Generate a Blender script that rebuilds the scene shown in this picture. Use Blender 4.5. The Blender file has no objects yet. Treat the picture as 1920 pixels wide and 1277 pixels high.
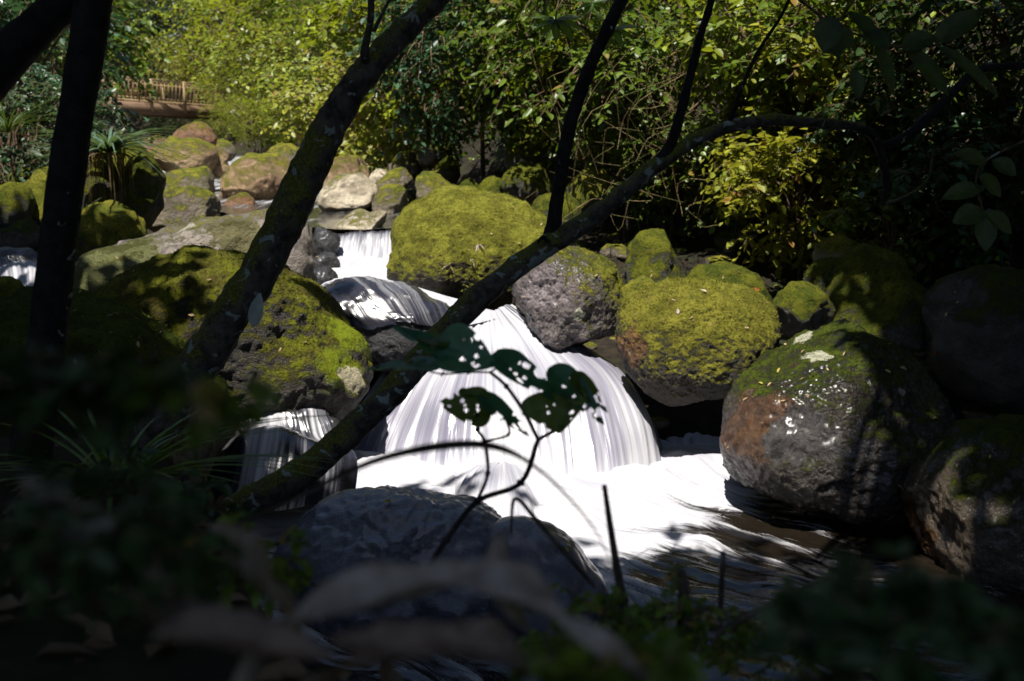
import bpy, math, random
import numpy as np
from mathutils import Vector
from mathutils.bvhtree import BVHTree

# ------------------------------------------------------------------ camera, sky, sun, exposure
scene = bpy.context.scene
FPX, CAMZ = 1866.7, 1.6
PITCH = math.atan((638.5 - 330) / FPX)
cam_d = bpy.data.cameras.new('camera'); cam = bpy.data.objects.new('camera', cam_d)
scene.collection.objects.link(cam); scene.camera = cam
cam.location = (0, 0, CAMZ); cam.rotation_euler = (math.pi / 2 - PITCH, 0, 0)
cam_d.lens = 35; cam_d.sensor_width = 36; cam_d.clip_start = 0.02; cam_d.clip_end = 1000
cam_d.dof.use_dof = True; cam_d.dof.focus_distance = 3.6; cam_d.dof.aperture_fstop = 5.0

SUN = Vector((-0.17, -0.27, 0.95)).normalized()          # towards the sun
world = bpy.data.worlds.new('World'); scene.world = world; world.use_nodes = True
wn = world.node_tree; bgn = wn.nodes['Background']
sky = wn.nodes.new('ShaderNodeTexSky'); sky.sky_type = 'NISHITA'; sky.sun_disc = False
sky.sun_elevation = math.asin(SUN.z); sky.sun_rotation = math.atan2(SUN.x, SUN.y)
wn.links.new(sky.outputs[0], bgn.inputs[0]); bgn.inputs[1].default_value = 0.06
sun_d = bpy.data.lights.new('sun', 'SUN'); sun = bpy.data.objects.new('sun', sun_d)
scene.collection.objects.link(sun); sun_d.energy = 5.0; sun_d.angle = math.radians(0.5)
sun_d.color = (1.0, 0.95, 0.88)
sun.rotation_euler = SUN.to_track_quat('Z', 'Y').to_euler(); sun.location = (-4, -3, 12)
vs = scene.view_settings
vs.view_transform = 'Standard'; vs.look = 'None'; vs.gamma = 1; vs.exposure = 1.05
try: vs.use_curve_mapping = False
except Exception: pass
cy = scene.cycles
cy.max_bounces = 5; cy.diffuse_bounces = 2; cy.glossy_bounces = 2; cy.transmission_bounces = 4
cy.transparent_max_bounces = 6; cy.use_denoising = True; cy.use_adaptive_sampling = True; cy.adaptive_threshold = 0.02; cy.sample_clamp_indirect = 4
cy.caustics_reflective = False; cy.caustics_refractive = False

# ------------------------------------------------------------------ helpers
rng = np.random.default_rng(7); random.seed(7)
COL = scene.collection
def P(px, py, y):
    """point of the picture (1920 px wide photograph) at the distance y from the camera"""
    a = (px - 960) / FPX; b = (638.5 - py) / FPX
    v = np.array([a, math.cos(PITCH) + b * math.sin(PITCH), -math.sin(PITCH) + b * math.cos(PITCH)])
    return v / v[1] * y + np.array([0, 0, CAMZ])

def link(name, me, mat=None, parent=None, smooth=True, loc=None):
    o = bpy.data.objects.new(name, me); COL.objects.link(o)
    if mat is not None and not me.materials: me.materials.append(mat)
    if smooth and len(me.polygons): me.polygons.foreach_set('use_smooth', np.ones(len(me.polygons), bool))
    if parent is not None: o.parent = parent
    if loc is not None: o.location = loc
    return o
def tag(o, label, cat, group=None):
    o['label'] = label; o['category'] = cat
    if group: o['group'] = group
    return o
def thing(name, label, cat, loc=(0, 0, 0), group=None):
    o = bpy.data.objects.new(name, None); COL.objects.link(o); o.location = loc
    o.empty_display_size = 0.1
    return tag(o, label, cat, group)
def mesh_np(name, V, F):
    """V (n,3), F (m,k) arrays -> mesh"""
    me = bpy.data.meshes.new(name); V = np.asarray(V, np.float32); F = np.asarray(F, np.int32)
    m, k = F.shape
    me.vertices.add(len(V)); me.vertices.foreach_set('co', V.ravel())
    me.loops.add(m * k); me.loops.foreach_set('vertex_index', F.ravel())
    me.polygons.add(m); me.polygons.foreach_set('loop_start', np.arange(0, m * k, k, dtype=np.int32))
    me.polygons.foreach_set('loop_total', np.full(m, k, np.int32))
    me.update(calc_edges=True)
    return me

_perm = np.random.default_rng(3).permutation(256); _perm = np.concatenate([_perm, _perm, _perm])
_grad = np.random.default_rng(4).normal(size=(256, 3)); _grad /= np.linalg.norm(_grad, axis=1)[:, None]
def perlin(p):
    p = np.asarray(p, float); i = np.floor(p).astype(int); f = p - i; i &= 255
    w = f * f * f * (f * (f * 6 - 15) + 10); out = 0
    for dx in (0, 1):
        for dy in (0, 1):
            for dz in (0, 1):
                h = _perm[_perm[_perm[(i[:, 0] + dx) & 255] + ((i[:, 1] + dy) & 255)] + ((i[:, 2] + dz) & 255)]
                g = _grad[h]
                d = (g * (f - np.array([dx, dy, dz]))).sum(1)
                wx = w[:, 0] if dx else 1 - w[:, 0]; wy = w[:, 1] if dy else 1 - w[:, 1]; wz = w[:, 2] if dz else 1 - w[:, 2]
                out = out + d * wx * wy * wz
    return out * 1.6
def fbm(p, octv=4, gain=0.5):
    p = np.asarray(p, float); s = 0; a = 1
    for k in range(octv): s = s + a * perlin(p * 2 ** k + 17.3 * k); a *= gain
    return s
def sstep(a, b, x): t = np.clip((x - a) / (b - a), 0, 1); return t * t * (3 - 2 * t)

# ------------------------------------------------------------------ node materials
class N:
    def __init__(s, name):
        s.m = bpy.data.materials.new(name); s.m.use_nodes = True; s.t = s.m.node_tree
        s.b = s.t.nodes['Principled BSDF']; s.out = s.t.nodes['Material Output']
    def n(s, typ, **kw):
        nd = s.t.nodes.new('ShaderNode' + typ)
        for k, v in kw.items(): setattr(nd, k, v)
        return nd
    def set(s, sock, v):
        if hasattr(v, 'links') or isinstance(v, bpy.types.NodeSocket): s.t.links.new(v, sock)
        else:
            if isinstance(v, (tuple, list)) and len(v) == 3 and sock.type == 'RGBA': v = (*v, 1)
            sock.default_value = v
    def math(s, op, a, b=None, c=None, clamp=False):
        nd = s.n('Math', operation=op); nd.use_clamp = clamp
        for k, v in enumerate((a, b, c)):
            if v is not None: s.set(nd.inputs[k], v)
        return nd.outputs[0]
    def noise(s, vec, scale, detail=4, rough=0.55, dist=0.0, dim='3D'):
        nd = s.n('TexNoise', noise_dimensions=dim); s.set(nd.inputs['Vector'], vec)
        nd.inputs['Scale'].default_value = scale; nd.inputs['Detail'].default_value = detail
        nd.inputs['Roughness'].default_value = rough; nd.inputs['Distortion'].default_value = dist
        return nd.outputs['Fac']
    def step(s, x, lo, hi):
        nd = s.n('MapRange', interpolation_type='SMOOTHSTEP'); s.set(nd.inputs[0], x)
        nd.inputs[1].default_value = lo; nd.inputs[2].default_value = hi
        return nd.outputs[0]
    def mix(s, fac, a, b):
        nd = s.n('Mix', data_type='RGBA'); s.set(nd.inputs[0], fac); s.set(nd.inputs[6], a); s.set(nd.inputs[7], b)
        return nd.outputs[2]
    def mixf(s, fac, a, b):
        nd = s.n('Mix', data_type='FLOAT'); s.set(nd.inputs[0], fac); s.set(nd.inputs[2], a); s.set(nd.inputs[3], b)
        return nd.outputs[0]
    def bump(s, h, strength, dist, normal=None):
        nd = s.n('Bump'); nd.inputs['Strength'].default_value = strength; nd.inputs['Distance'].default_value = dist
        s.set(nd.inputs['Height'], h)
        if normal is not None: s.set(nd.inputs['Normal'], normal)
        return nd.outputs[0]
    def fin(s, color, rough=0.6, normal=None, spec=0.5):
        s.set(s.b.inputs['Base Color'], color); s.set(s.b.inputs['Roughness'], rough)
        s.set(s.b.inputs['Specular IOR Level'], spec)
        if normal is not None: s.set(s.b.inputs['Normal'], normal)
        return s.m

MOSS_A, MOSS_B, MOSS_C = (0.190, 0.178, 0.024), (0.075, 0.092, 0.013), (0.075, 0.055, 0.018)
def rock_mat(name, a=(0.11, 0.10, 0.085), b=(0.05, 0.047, 0.045), moss=0.5, rough=0.65, speck=0.3, spots=(), ma=MOSS_A, mb=MOSS_B,
             lean=(0, 0, 1), edge=0.16, mossbump=1.0, film=0.0, hi=1.9, bmp=1.0):
    k = N(name); geo = k.n('NewGeometry'); pos = geo.outputs['Position']
    big = k.noise(pos, 3.0, 5, 0.6); mid = k.noise(pos, 14, 5, 0.65); fine = k.noise(pos, 75, 4, 0.7)
    col = k.mix(k.step(big, 0.35, 0.65), b, a)
    col = k.mix(k.math('MULTIPLY', k.step(mid, 0.5, 0.72), 0.5), col, tuple(min(1, c * hi) for c in a))
    sp = k.math('MULTIPLY', k.step(k.noise(pos, 120, 2, 0.5), 0.62, 0.72), speck)
    col = k.mix(sp, col, (0.34, 0.32, 0.25))
    dots = k.n('VectorMath', operation='DOT_PRODUCT'); k.set(dots.inputs[0], geo.outputs['Normal']); dots.inputs[1].default_value = lean
    f = k.math('ADD', k.math('MULTIPLY', dots.outputs['Value'], 0.55), k.math('MULTIPLY', big, 0.55))
    f = k.math('ADD', f, k.math('MULTIPLY', k.math('SUBTRACT', mid, 0.5), 0.75))
    f = k.math('ADD', f, k.math('MULTIPLY', k.math('SUBTRACT', fine, 0.5), 0.45))
    th = 0.95 - 0.95 * moss
    mm = k.step(f, th - edge, th + edge)
    mc = k.mix(k.step(k.noise(pos, 7, 5, 0.65), 0.38, 0.62), mb, ma)
    mc = k.mix(k.math('MULTIPLY', k.step(k.noise(pos, 26, 4, 0.7), 0.52, 0.7), 0.65), mc, MOSS_C)
    mc = k.mix(k.math('MULTIPLY', k.step(fine, 0.52, 0.72), 0.5), mc, tuple(c * 1.6 for c in ma))
    mc = k.mix(k.math('MULTIPLY', k.step(k.noise(pos, 48, 5, .75), 0.50, 0.36), 0.75), mc, (mb[0] * .35, mb[1] * .33, mb[2] * .4))  # dark flecks paint tiny shadows into the moss crevices
    rr = rough
    for (c, r, colr, ro, nz) in spots:      # stains, algae and lichen patches with a shape of their own
        d = k.n('VectorMath', operation='DISTANCE'); k.set(d.inputs[0], pos); d.inputs[1].default_value = tuple(c)
        e = k.math('ADD', k.math('DIVIDE', d.outputs['Value'], r), k.math('ADD', k.math('MULTIPLY', k.math('SUBTRACT', k.noise(pos, nz, 5, 0.7), 0.5), 1.9), k.math('MULTIPLY', k.math('SUBTRACT', k.noise(pos, nz * .35, 2, 0.5), 0.5), 2.2)))
        s_ = k.math('SUBTRACT', 1.0, k.step(e, 0.82, 1.02))
        if ro < 0:                          # lichen sits over the moss
            mc = k.mix(s_, mc, colr); 
        else:
            mm = k.math('MULTIPLY', mm, k.math('SUBTRACT', 1.0, k.math('MULTIPLY', s_, 0.85)))
            rr = k.mixf(s_, rr, ro)
        col = k.mix(s_, col, k.mix(k.step(mid, .32, .66), tuple(q * (.30 if ro >= 0 else .75) for q in colr), colr))
    col = k.mix(mm, col, mc)
    rg = k.mixf(mm, k.math('ADD', rr, k.math('MULTIPLY', k.math('SUBTRACT', mid, 0.5), 0.35)), 0.95)
    if film: k.set(k.b.inputs['Coat Weight'], k.math('MULTIPLY', k.math('SUBTRACT', 1.0, mm), film)); k.b.inputs['Coat Roughness'].default_value = .28; k.b.inputs['Coat IOR'].default_value = 1.4
    h1 = k.math('ADD', k.math('MULTIPLY', mid, 0.6), k.math('MULTIPLY', fine, 0.35))
    hm = k.math('ADD', k.math('MULTIPLY', fine, 0.55 * mossbump), k.math('MULTIPLY', k.noise(pos, 190, 3, 0.7), 0.4 * mossbump))
    h = k.mixf(mm, h1, k.math('ADD', k.math('ADD', hm, 0.25), k.math('MULTIPLY', mid, 0.8)))
    return k.fin(col, rg, k.bump(h, 1.0, 0.034 * bmp), k.mixf(mm, 0.4, 0.06))

def bark_mat(name, base=(0.035, 0.028, 0.022), moss=0.4, lichen=0.4, ma=(0.06, 0.075, 0.012)):
    k = N(name); geo = k.n('NewGeometry'); pos = geo.outputs['Position']
    mid = k.noise(pos, 30, 5, 0.65); fine = k.noise(pos, 140, 4, 0.7)
    col = k.mix(k.step(mid, 0.35, 0.65), tuple(c * 0.5 for c in base), tuple(c * 1.8 for c in base))
    big = k.noise(pos, 7, 4, 0.6)
    sep = k.n('SeparateXYZ'); k.set(sep.inputs[0], geo.outputs['Normal'])
    f = k.math('ADD', k.math('MULTIPLY', sep.outputs['Z'], 0.25), k.math('ADD', big, k.math('MULTIPLY', k.math('SUBTRACT', fine, 0.5), 0.5)))
    mm = k.step(f, 0.78 - 0.4 * moss, 0.95 - 0.4 * moss)
    col = k.mix(mm, col, k.mix(k.step(fine, .4, .6), tuple(c * .5 for c in ma), ma))
    li = k.noise(pos, 34, 3, 0.5, 0.6)
    lm = k.step(k.math('ADD', li, k.math('MULTIPLY', k.math('SUBTRACT', k.noise(pos, 9, 2), 0.5), 0.5)), 0.72 - 0.16 * lichen, 0.76 - 0.16 * lichen)
    col = k.mix(lm, col, k.mix(fine, (0.16, 0.20, 0.17), (0.34, 0.38, 0.34)))
    h = k.math('ADD', mid, k.math('MULTIPLY', fine, 0.7))
    return k.fin(col, 0.85, k.bump(h, 0.9, 0.008), 0.25)

def leaf_mat(name, a, b, trans=0.35, rough=0.42, dry=None, spec=0.28, patch=None):
    k = N(name); geo = k.n('NewGeometry'); r = geo.outputs['Random Per Island']
    col = k.mix(r, a, b)
    if patch: col = k.mix(k.math('MULTIPLY', k.step(k.noise(geo.outputs['Position'], 4.5, 5, .65), .45, .62), .85), col, patch)
    r2 = k.math('FRACT', k.math('MULTIPLY', r, 37.7))
    col = k.mix(k.math('MULTIPLY', k.step(r2, 0.6, 1.0), 0.6), col, tuple(c * 1.7 for c in a))
    if dry: col = k.mix(k.step(k.math('FRACT', k.math('MULTIPLY', r, 91.3)), 0.955, 0.96), col, dry)
    k.fin(col, rough, None, spec)
    tr = k.n('BsdfTranslucent'); k.set(tr.inputs[0], k.mix(0.5, col, tuple(min(1, c * 1.3) for c in (a[0] * 1.3, a[1] * 1.25, a[2] * 0.6))))
    ms = k.n('MixShader'); ms.inputs[0].default_value = trans
    k.t.links.new(k.b.outputs[0], ms.inputs[1]); k.t.links.new(tr.outputs[0], ms.inputs[2])
    k.t.links.new(ms.outputs[0], k.out.inputs['Surface'])
    return k.m

def water_mat(name, su=55, sv=1.6, contrast=1.6, dark=(0.018, 0.018, 0.020), distort=0.0, rough=0.12, white=0.40):
    """white aerated water in threads along the flow (UV: x across, y along, in metres) over dark clear water"""
    k = N(name); uv = k.n('UVMap').outputs[0]
    def st(a, b, det=4, off=0):
        mp = k.n('Mapping'); k.set(mp.inputs[0], uv); mp.inputs[3].default_value = (a, b, 1); mp.inputs[1].default_value = (off, off, 0)
        return k.noise(mp.outputs[0], 1.0, det, 0.6, distort)
    s1 = st(su, sv); s2 = st(su * .28, sv * .7, 3, 5.3); s3 = st(su * 2.6, sv * 2.2, 2, 9.1)
    s = k.math('ADD', k.math('MULTIPLY', s1, .5), k.math('ADD', k.math('MULTIPLY', s2, .38), k.math('MULTIPLY', s3, .12)))
    at = k.n('Attribute'); at.attribute_name = 'foam'
    f = k.math('ADD', at.outputs['Fac'], k.math('MULTIPLY', k.math('SUBTRACT', s, 0.5), contrast))
    fm = k.step(f, 0.12, 0.78)
    wv = k.mix(k.step(s, .36, .62), (white * .70, white * .70, white * .80), (white, white, white * 1.03))
    col = k.mix(fm, dark, wv)
    rg = k.mixf(fm, rough, 0.75)
    nb = k.bump(s, 0.45, 0.012)
    return k.fin(col, rg, nb, 0.5)

# ------------------------------------------------------------------ geometry builders
def catmull(pts, n):
    pts = np.asarray(pts, float)
    if len(pts) == 2: return pts[0] + (pts[1] - pts[0]) * np.linspace(0, 1, n)[:, None]
    q = np.vstack([2 * pts[0] - pts[1], pts, 2 * pts[-1] - pts[-2]]); m = len(pts) - 1
    t = np.linspace(0, m, n); i = np.minimum(t.astype(int), m - 1); f = (t - i)[:, None]
    p0, p1, p2, p3 = q[i], q[i + 1], q[i + 2], q[i + 3]
    return 0.5 * (2 * p1 + (p2 - p0) * f + (2 * p0 - 5 * p1 + 4 * p2 - p3) * f ** 2 + (3 * p1 - p0 - 3 * p2 + p3) * f ** 3)

def tube(pts, radii, sides=10, n=None, rough=0.0, nscale=12.0, caps=True, base=0):
    """swept tube -> V, F(quads)"""
    n = n or max(6, len(pts) * 6)
    if n < 0: c = np.asarray(pts, float); r = np.asarray(radii, float); n = len(c)
    else:
        c = catmull(pts, n); r = np.interp(np.linspace(0, 1, n), np.linspace(0, 1, len(radii)), radii)
    T = np.gradient(c, axis=0); T /= np.linalg.norm(T, axis=1)[:, None] + 1e-12
    up = np.array([0, 1, 0.]) if abs(T[0][1]) < .8 else np.array([1., 0, 0])
    V = []; a = np.cross(T[0], up); a /= np.linalg.norm(a)
    ang = np.linspace(0, 2 * math.pi, sides, endpoint=False)
    for i in range(n):
        a = a - T[i] * a.dot(T[i]); a /= np.linalg.norm(a); b = np.cross(T[i], a)
        V.append(c[i] + r[i] * (np.cos(ang)[:, None] * a + np.sin(ang)[:, None] * b))
    V = np.vstack(V)
    if rough:
        ax = np.repeat(c, sides, 0); d = V - ax; rr = np.repeat(r, sides)[:, None]
        V = ax + d * (1 + rough * (fbm(V * nscale, 4, .6)[:, None] + 0.8 * perlin(V * nscale * .35)[:, None]))
    i, j = np.meshgrid(np.arange(n - 1), np.arange(sides), indexing='ij'); jn = (j + 1) % sides
    F = np.stack([i * sides + j, i * sides + jn, (i + 1) * sides + jn, (i + 1) * sides + j], -1).reshape(-1, 4)
    if caps:
        V = np.vstack([V, c[0], c[-1]]); k = n * sides; j = np.arange(sides); jn = (j + 1) % sides
        F = np.vstack([F, np.stack([jn, j, np.full(sides, k), np.full(sides, k)], -1)[:0]])
        V = V[:-2]
    return V, F + base
def tube_obj(name, pts, radii, mat, parent=None, **kw):
    V, F = tube(pts, radii, **kw); return link(name, mesh_np(name, V, F), mat, parent)
def merge(parts):
    Vs, Fs, k = [], [], 0
    for V, F in parts: Vs.append(V); Fs.append(F + k); k += len(V)
    return np.vstack(Vs), np.vstack(Fs)

def unit(v): return v / (np.linalg.norm(v, axis=-1, keepdims=True) + 1e-12)
def leaf_mesh(pos, along, nrm, L, W, fold=0.25, curl=0.15, shape='oval'):
    """many leaves: six-point folded blades, 4 triangles each"""
    n = len(pos); along = unit(along); side = unit(np.cross(along, nrm)); nrm = np.cross(side, along)
    L = np.broadcast_to(L, n)[:, None]; W = np.broadcast_to(W, n)[:, None]
    if shape == 'oval': s1, w1, s2, w2 = .30, .48, .68, .40
    else: s1, w1, s2, w2 = .22, .5, .55, .44
    def q(s, w, h): return pos + along * L * s + side * W * w + nrm * (L * h)
    lift = fold * 0.22
    V = np.stack([q(0, 0, 0), q(s1, w1, lift), q(s2, w2, lift - curl * .5), q(1, 0, -curl), q(s2, -w2, lift - curl * .5), q(s1, -w1, lift)], 1).reshape(-1, 3)
    b = (np.arange(n) * 6)[:, None]
    F = np.concatenate([b + np.array([0, 1, 2, 3]), b + np.array([0, 3, 4, 5])], 1).reshape(-1, 4)
    return V, F
def quad_leaf(pos, along, nrm, L, W):
    n = len(pos); along = unit(along); side = unit(np.cross(along, nrm)); nrm = np.cross(side, along)
    L = np.broadcast_to(L, n)[:, None]; W = np.broadcast_to(W, n)[:, None]
    V = np.stack([pos, pos + along * L * .45 + side * W * .5 + nrm * L * .06, pos + along * L, pos + along * L * .45 - side * W * .5 + nrm * L * .06], 1).reshape(-1, 3)
    return V, (np.arange(n) * 4)[:, None] + np.array([0, 1, 2, 3])

def sprays(org, dirs, length, nl, L, W, droop=0.35, jit=0.35, g=rng, spread=0.9):
    """leafy shoots: leaves set alternately along a drooping shoot, faces up; returns leaf arrays and shoot polylines"""
    n = len(org); dirs = unit(dirs); ln = np.broadcast_to(length, n)[:, None]
    k = np.arange(nl); s = ((k + 1.0) / nl)[None, :, None]
    base = org[:, None] + dirs[:, None] * ln[:, None] * s - np.array([0, 0, 1.]) * (droop * ln[:, None] * s ** 2)
    tang = dirs[:, None] - np.array([0, 0, 1.]) * (2 * droop * s); tang = unit(tang)
    sd = unit(np.cross(tang, np.array([0, 0, 1.]) + g.normal(0, .25, (n, 1, 3))))
    sg = np.where(k % 2 == 0, 1, -1)[None, :, None]
    al = unit(tang * .55 + sd * sg * spread + g.normal(0, jit * .6, (n, nl, 3)) - np.array([0, 0, .18]))
    nr = unit(np.array([-.3, -.38, 1.]) + g.normal(0, jit, (n, nl, 3)))
    sc = g.uniform(.45, 1.25, (n, nl))
    poly = np.concatenate([org[:, None], base[:, 1::3]], 1)
    return base.reshape(-1, 3), al.reshape(-1, 3), nr.reshape(-1, 3), (sc * L).ravel(), (sc * W).ravel(), poly
def thin_tubes(polys, r0, r1):
    """polys (n,k,3) -> three sided tapered twigs"""
    n, k, _ = polys.shape; T = unit(np.gradient(polys, axis=1)); a = unit(np.cross(T, np.array([.3, .9, .2]))); b = np.cross(T, a)
    r = np.linspace(1, 0, k)[None, :, None] * (r0 - r1) + r1
    V = np.stack([polys + r * (math.cos(t) * a + math.sin(t) * b) for t in (0, 2.094, 4.189)], 2).reshape(-1, 3)
    i, j = np.meshgrid(np.arange(k - 1), np.arange(3), indexing='ij'); jn = (j + 1) % 3
    F1 = np.stack([i * 3 + j, i * 3 + jn, (i + 1) * 3 + jn, (i + 1) * 3 + j], -1).reshape(-1, 4)
    return V, ((np.arange(n) * k * 3)[:, None, None] + F1[None]).reshape(-1, 4)

# ------------------------------------------------------------------ terrain
def bed(y): return np.interp(y, [0, 4.9, 5.7, 6.2, 8.3, 9, 12, 16, 25, 48, 70], [-.45, -.45, -.1, .35, .5, .8, 1.0, 1.25, 1.75, 2.3, 3.2])
def xr(y): return np.interp(y, [0, 5, 7, 9, 12, 16, 25, 48, 70], [5, 4.2, 3.2, 2.3, 1.0, -.3, -3.6, -12, -20])
def xl(y): return np.interp(y, [0, 3, 5, 9, 12, 25, 48, 70], [-2, -3, -4.2, -5.5, -6.5, -11, -21, -30])
def ground(x, y):
    x = np.asarray(x, float); y = np.asarray(y, float); z = bed(y)
    R = np.maximum(0, x - xr(y)); L = np.maximum(0, xl(y) - x)
    z = z + np.minimum(R * 1.05, 9 + R * .25) + np.minimum(L * .75, 7 + L * .25)
    z = z + np.maximum(0, y - 54) * .55
    p = np.stack([x * .6, y * .6, x * 0], -1).reshape(-1, 3)
    nz = (fbm(p, 4).reshape(x.shape)) * .16
    y0 = 0.75 + 1.55 * sstep(0.05, .95, -x) - .12 * sstep(.2, 1.2, x)
    nb = 1 - sstep(y0, y0 + 1.35 + .5 * sstep(1.4, 3, -x), y)
    zb = 1.14 + .04 * sstep(.1, 1.2, -x) - .13 * np.maximum(y - .8, 0) - .22 * sstep(.1, 1.0, x) + np.maximum(0, -y) * .18
    z = z * (1 - nb) + np.maximum(z, zb) * nb
    return z + nz * (1 - nb * .8)
k = N('forest_floor'); pos = k.n('NewGeometry').outputs['Position']
c1 = k.mix(k.step(k.noise(pos, 9, 6, .7), .35, .65), (0.007, 0.006, 0.004), (0.028, 0.020, 0.011))
c1 = k.mix(k.math('MULTIPLY', k.step(k.noise(pos, 2.2, 5, .65), .5, .62), .8), c1, (0.018, 0.024, 0.006))
M_floor = k.fin(c1, .9, k.bump(k.noise(pos, 40, 5, .7), 1, .03), .2)
def grid_obj(name, xs, ys, zf, mat):
    X, Y = np.meshgrid(xs, ys); Z = zf(X, Y); nx, ny = len(xs), len(ys)
    V = np.stack([X, Y, Z], -1).reshape(-1, 3); i, j = np.meshgrid(np.arange(ny - 1), np.arange(nx - 1), indexing='ij')
    F = np.stack([i * nx + j, i * nx + j + 1, (i + 1) * nx + j + 1, (i + 1) * nx + j], -1).reshape(-1, 4)
    return link(name, mesh_np(name, V, F), mat)
xs = np.concatenate([np.linspace(-300, -34, 14), np.linspace(-33, -4.2, 60), np.linspace(-4, 5, 110), np.linspace(5.3, 20, 34), np.linspace(24, 300, 12)])
ys = np.concatenate([np.linspace(-120, -6, 10), np.linspace(-5, 10, 150), np.linspace(10.3, 75, 110), np.linspace(80, 300, 14)])
terrain = grid_obj('valley_ground', xs, ys, ground, M_floor); terrain['kind'] = 'structure'
def gz(x, y): return float(ground(np.array([x]), np.array([y]))[0])

# ------------------------------------------------------------------ boulders
def ico(level):
    import bmesh
    bm = bmesh.new(); bmesh.ops.create_icosphere(bm, subdivisions=level, radius=1)
    V = np.array([v.co[:] for v in bm.verts]); F = np.array([[v.index for v in f.verts] for f in bm.faces]); bm.free()
    return V, F
ICO = {l: ico(l) for l in (4, 5, 6, 7)}
BVH = []
def boulder(label, y, outline, mat, level=5, thick=0.85, shear=0.3, facets=0, lumps=1.0, seed=0, power=1.0, name='boulder', boxy=0.9):
    O = np.array([P(px, py, y) for px, py in outline])[:, [0, 2]]
    c = (O.min(0) + O.max(0)) / 2; d = O - c; ang = np.arctan2(d[:, 1], d[:, 0]); rad = np.hypot(d[:, 0], d[:, 1])
    o = np.argsort(ang); ang = ang[o]; rad = rad[o]
    A = np.concatenate([ang - 2 * math.pi, ang, ang + 2 * math.pi]); Rr = np.concatenate([rad] * 3)
    tt = np.linspace(-math.pi, math.pi, 181); rt = np.interp(tt, A, Rr)
    kern = np.hanning(13); kern /= kern.sum(); rt = np.convolve(np.concatenate([rt[-9:-1], rt, rt[1:9]]), kern, 'same')[8:-8]
    half = (O.max(0) - O.min(0)) / 2; g = np.random.default_rng(seed + 1000)
    V, F = ICO[level]; u, v, w = V[:, 0], V[:, 2], -V[:, 1]
    th = np.arctan2(v, u); s = np.hypot(u, v); s2 = s ** boxy
    Rt = np.interp(th, tt, rt); Re = 1 / np.sqrt((np.cos(th) / half[0]) ** 2 + (np.sin(th) / half[1]) ** 2)
    R = Re * (1 - s ** 2) + Rt * s ** 2
    T = thick * (half[0] * half[1]) ** .5 * 1.05
    q = np.stack([R * s2 * np.cos(th), -np.sign(w) * np.abs(w) ** boxy * T, R * s2 * np.sin(th)], 1)
    sz = (half[0] * half[1]) ** .5
    for _ in range(facets + (2 if facets else 0)):
        n = unit(g.normal(size=3)); n[1] = -abs(n[1]) * .8; n = unit(n); h = sz * g.uniform(.60, .82)
        ex = np.maximum(0, q @ n - h); q = q - n * (ex * .82)[:, None]
    q[:, 1] += shear * q[:, 2]
    nn = unit(q); base = q + np.array([c[0], y, c[1]])
    off = g.uniform(0, 50, 3)
    dis = lumps * sz * (.09 * fbm(q / sz * 1.4 + off, 2) + .05 * fbm(q / sz * 3.2 + off, 3) + .016 * fbm(q / sz * 11 + off, 3))
    q = q + nn * dis[:, None]
    if level >= 6:                                # clumpy moss and pitted stone
        q = q + nn * (.006 * fbm(base * 26, 3, .65) + .004 * perlin(base * 75))[:, None]
    ctr = np.array([c[0], y, c[1] - half[1]])
    q[:, 2] += half[1]
    bv = BVHTree.FromPolygons([tuple(p) for p in (q + ctr)], F.tolist())
    me = mesh_np(name, q, F); ob = link(name, me, mat(bv) if callable(mat) else mat, loc=ctr)
    tag(ob, label, 'boulder', 'boulders in the stream')
    BVH.append((ob, bv))
    return ob
def hit(px, py):
    o = Vector((0, 0, CAMZ)); d = (Vector(P(px, py, 5)) - o).normalized(); best = None
    for ob, b in BVH:
        r = b.ray_cast(o, d)
        if r[0] is not None and (best is None or r[3] < best[3]): best = (r[0], r[1], ob, r[3])
    return best
def S(px, py, y, r, col, ro=-1, nz=14): return (px, py, r, col, ro, nz)
def late(*a, **kw):
    # material made once its boulder stands: a patch is put where its pixel meets the boulder's surface
    def make(bvh):
        o = Vector((0, 0, CAMZ)); sp = []
        for (px, py, r, col, ro, nz) in kw.get('spots', ()):
            h = bvh.ray_cast(o, (Vector(P(px, py, 5)) - o).normalized())[0]
            if h is not None: sp.append((h, r, col, ro, nz))
        return rock_mat(*a, **{**kw, 'spots': sp})
    return make
LIC = (0.42, 0.42, 0.30); ALG = (0.16, 0.065, 0.012); BARE = (0.17, 0.155, 0.15)
mats = dict(
    moss=rock_mat('mossy_stone', moss=.78), moss2=rock_mat('dark_mossy_stone', moss=.66, ma=(.11, .115, .012), mb=(.045, .06, .008)),
    half=rock_mat('half_mossy_stone', moss=.44, a=(.24, .20, .14), b=(.09, .07, .05)),
    tan=rock_mat('tan_stone_with_moss', moss=.40, a=(.40, .28, .15), b=(.17, .10, .05)),
    rust=rock_mat('rusty_brown_stone', moss=.30, a=(.24, .115, .05), b=(.13, .065, .035)),
    pale=rock_mat('pale_stone', moss=.22, a=(.55, .48, .36), b=(.30, .25, .17)),
    wet=rock_mat('wet_black_stone', moss=-.2, a=(.014, .013, .014), b=(.006, .006, .007), rough=.4, speck=.04, film=.25),
    dark=rock_mat('dark_stone', moss=.35, a=(.06, .055, .045), b=(.03, .028, .025), ma=(.06, .075, .01), mb=(.03, .04, .008)))
m_L1 = late('stone_left_front', moss=.60, a=(.045, .036, .028), b=(.02, .017, .014), ma=(.13, .14, .012), mb=(.07, .062, .014), lean=(-.1, .1, 1),
    spots=[S(655, 620, 5.0, .17, (.155, .19, .012)), S(650, 690, 4.95, .13, (.14, .17, .012)), S(668, 712, 4.95, .075, (.46, .41, .27)), S(640, 700, 4.9, .03, (.46, .41, .27))])
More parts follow.
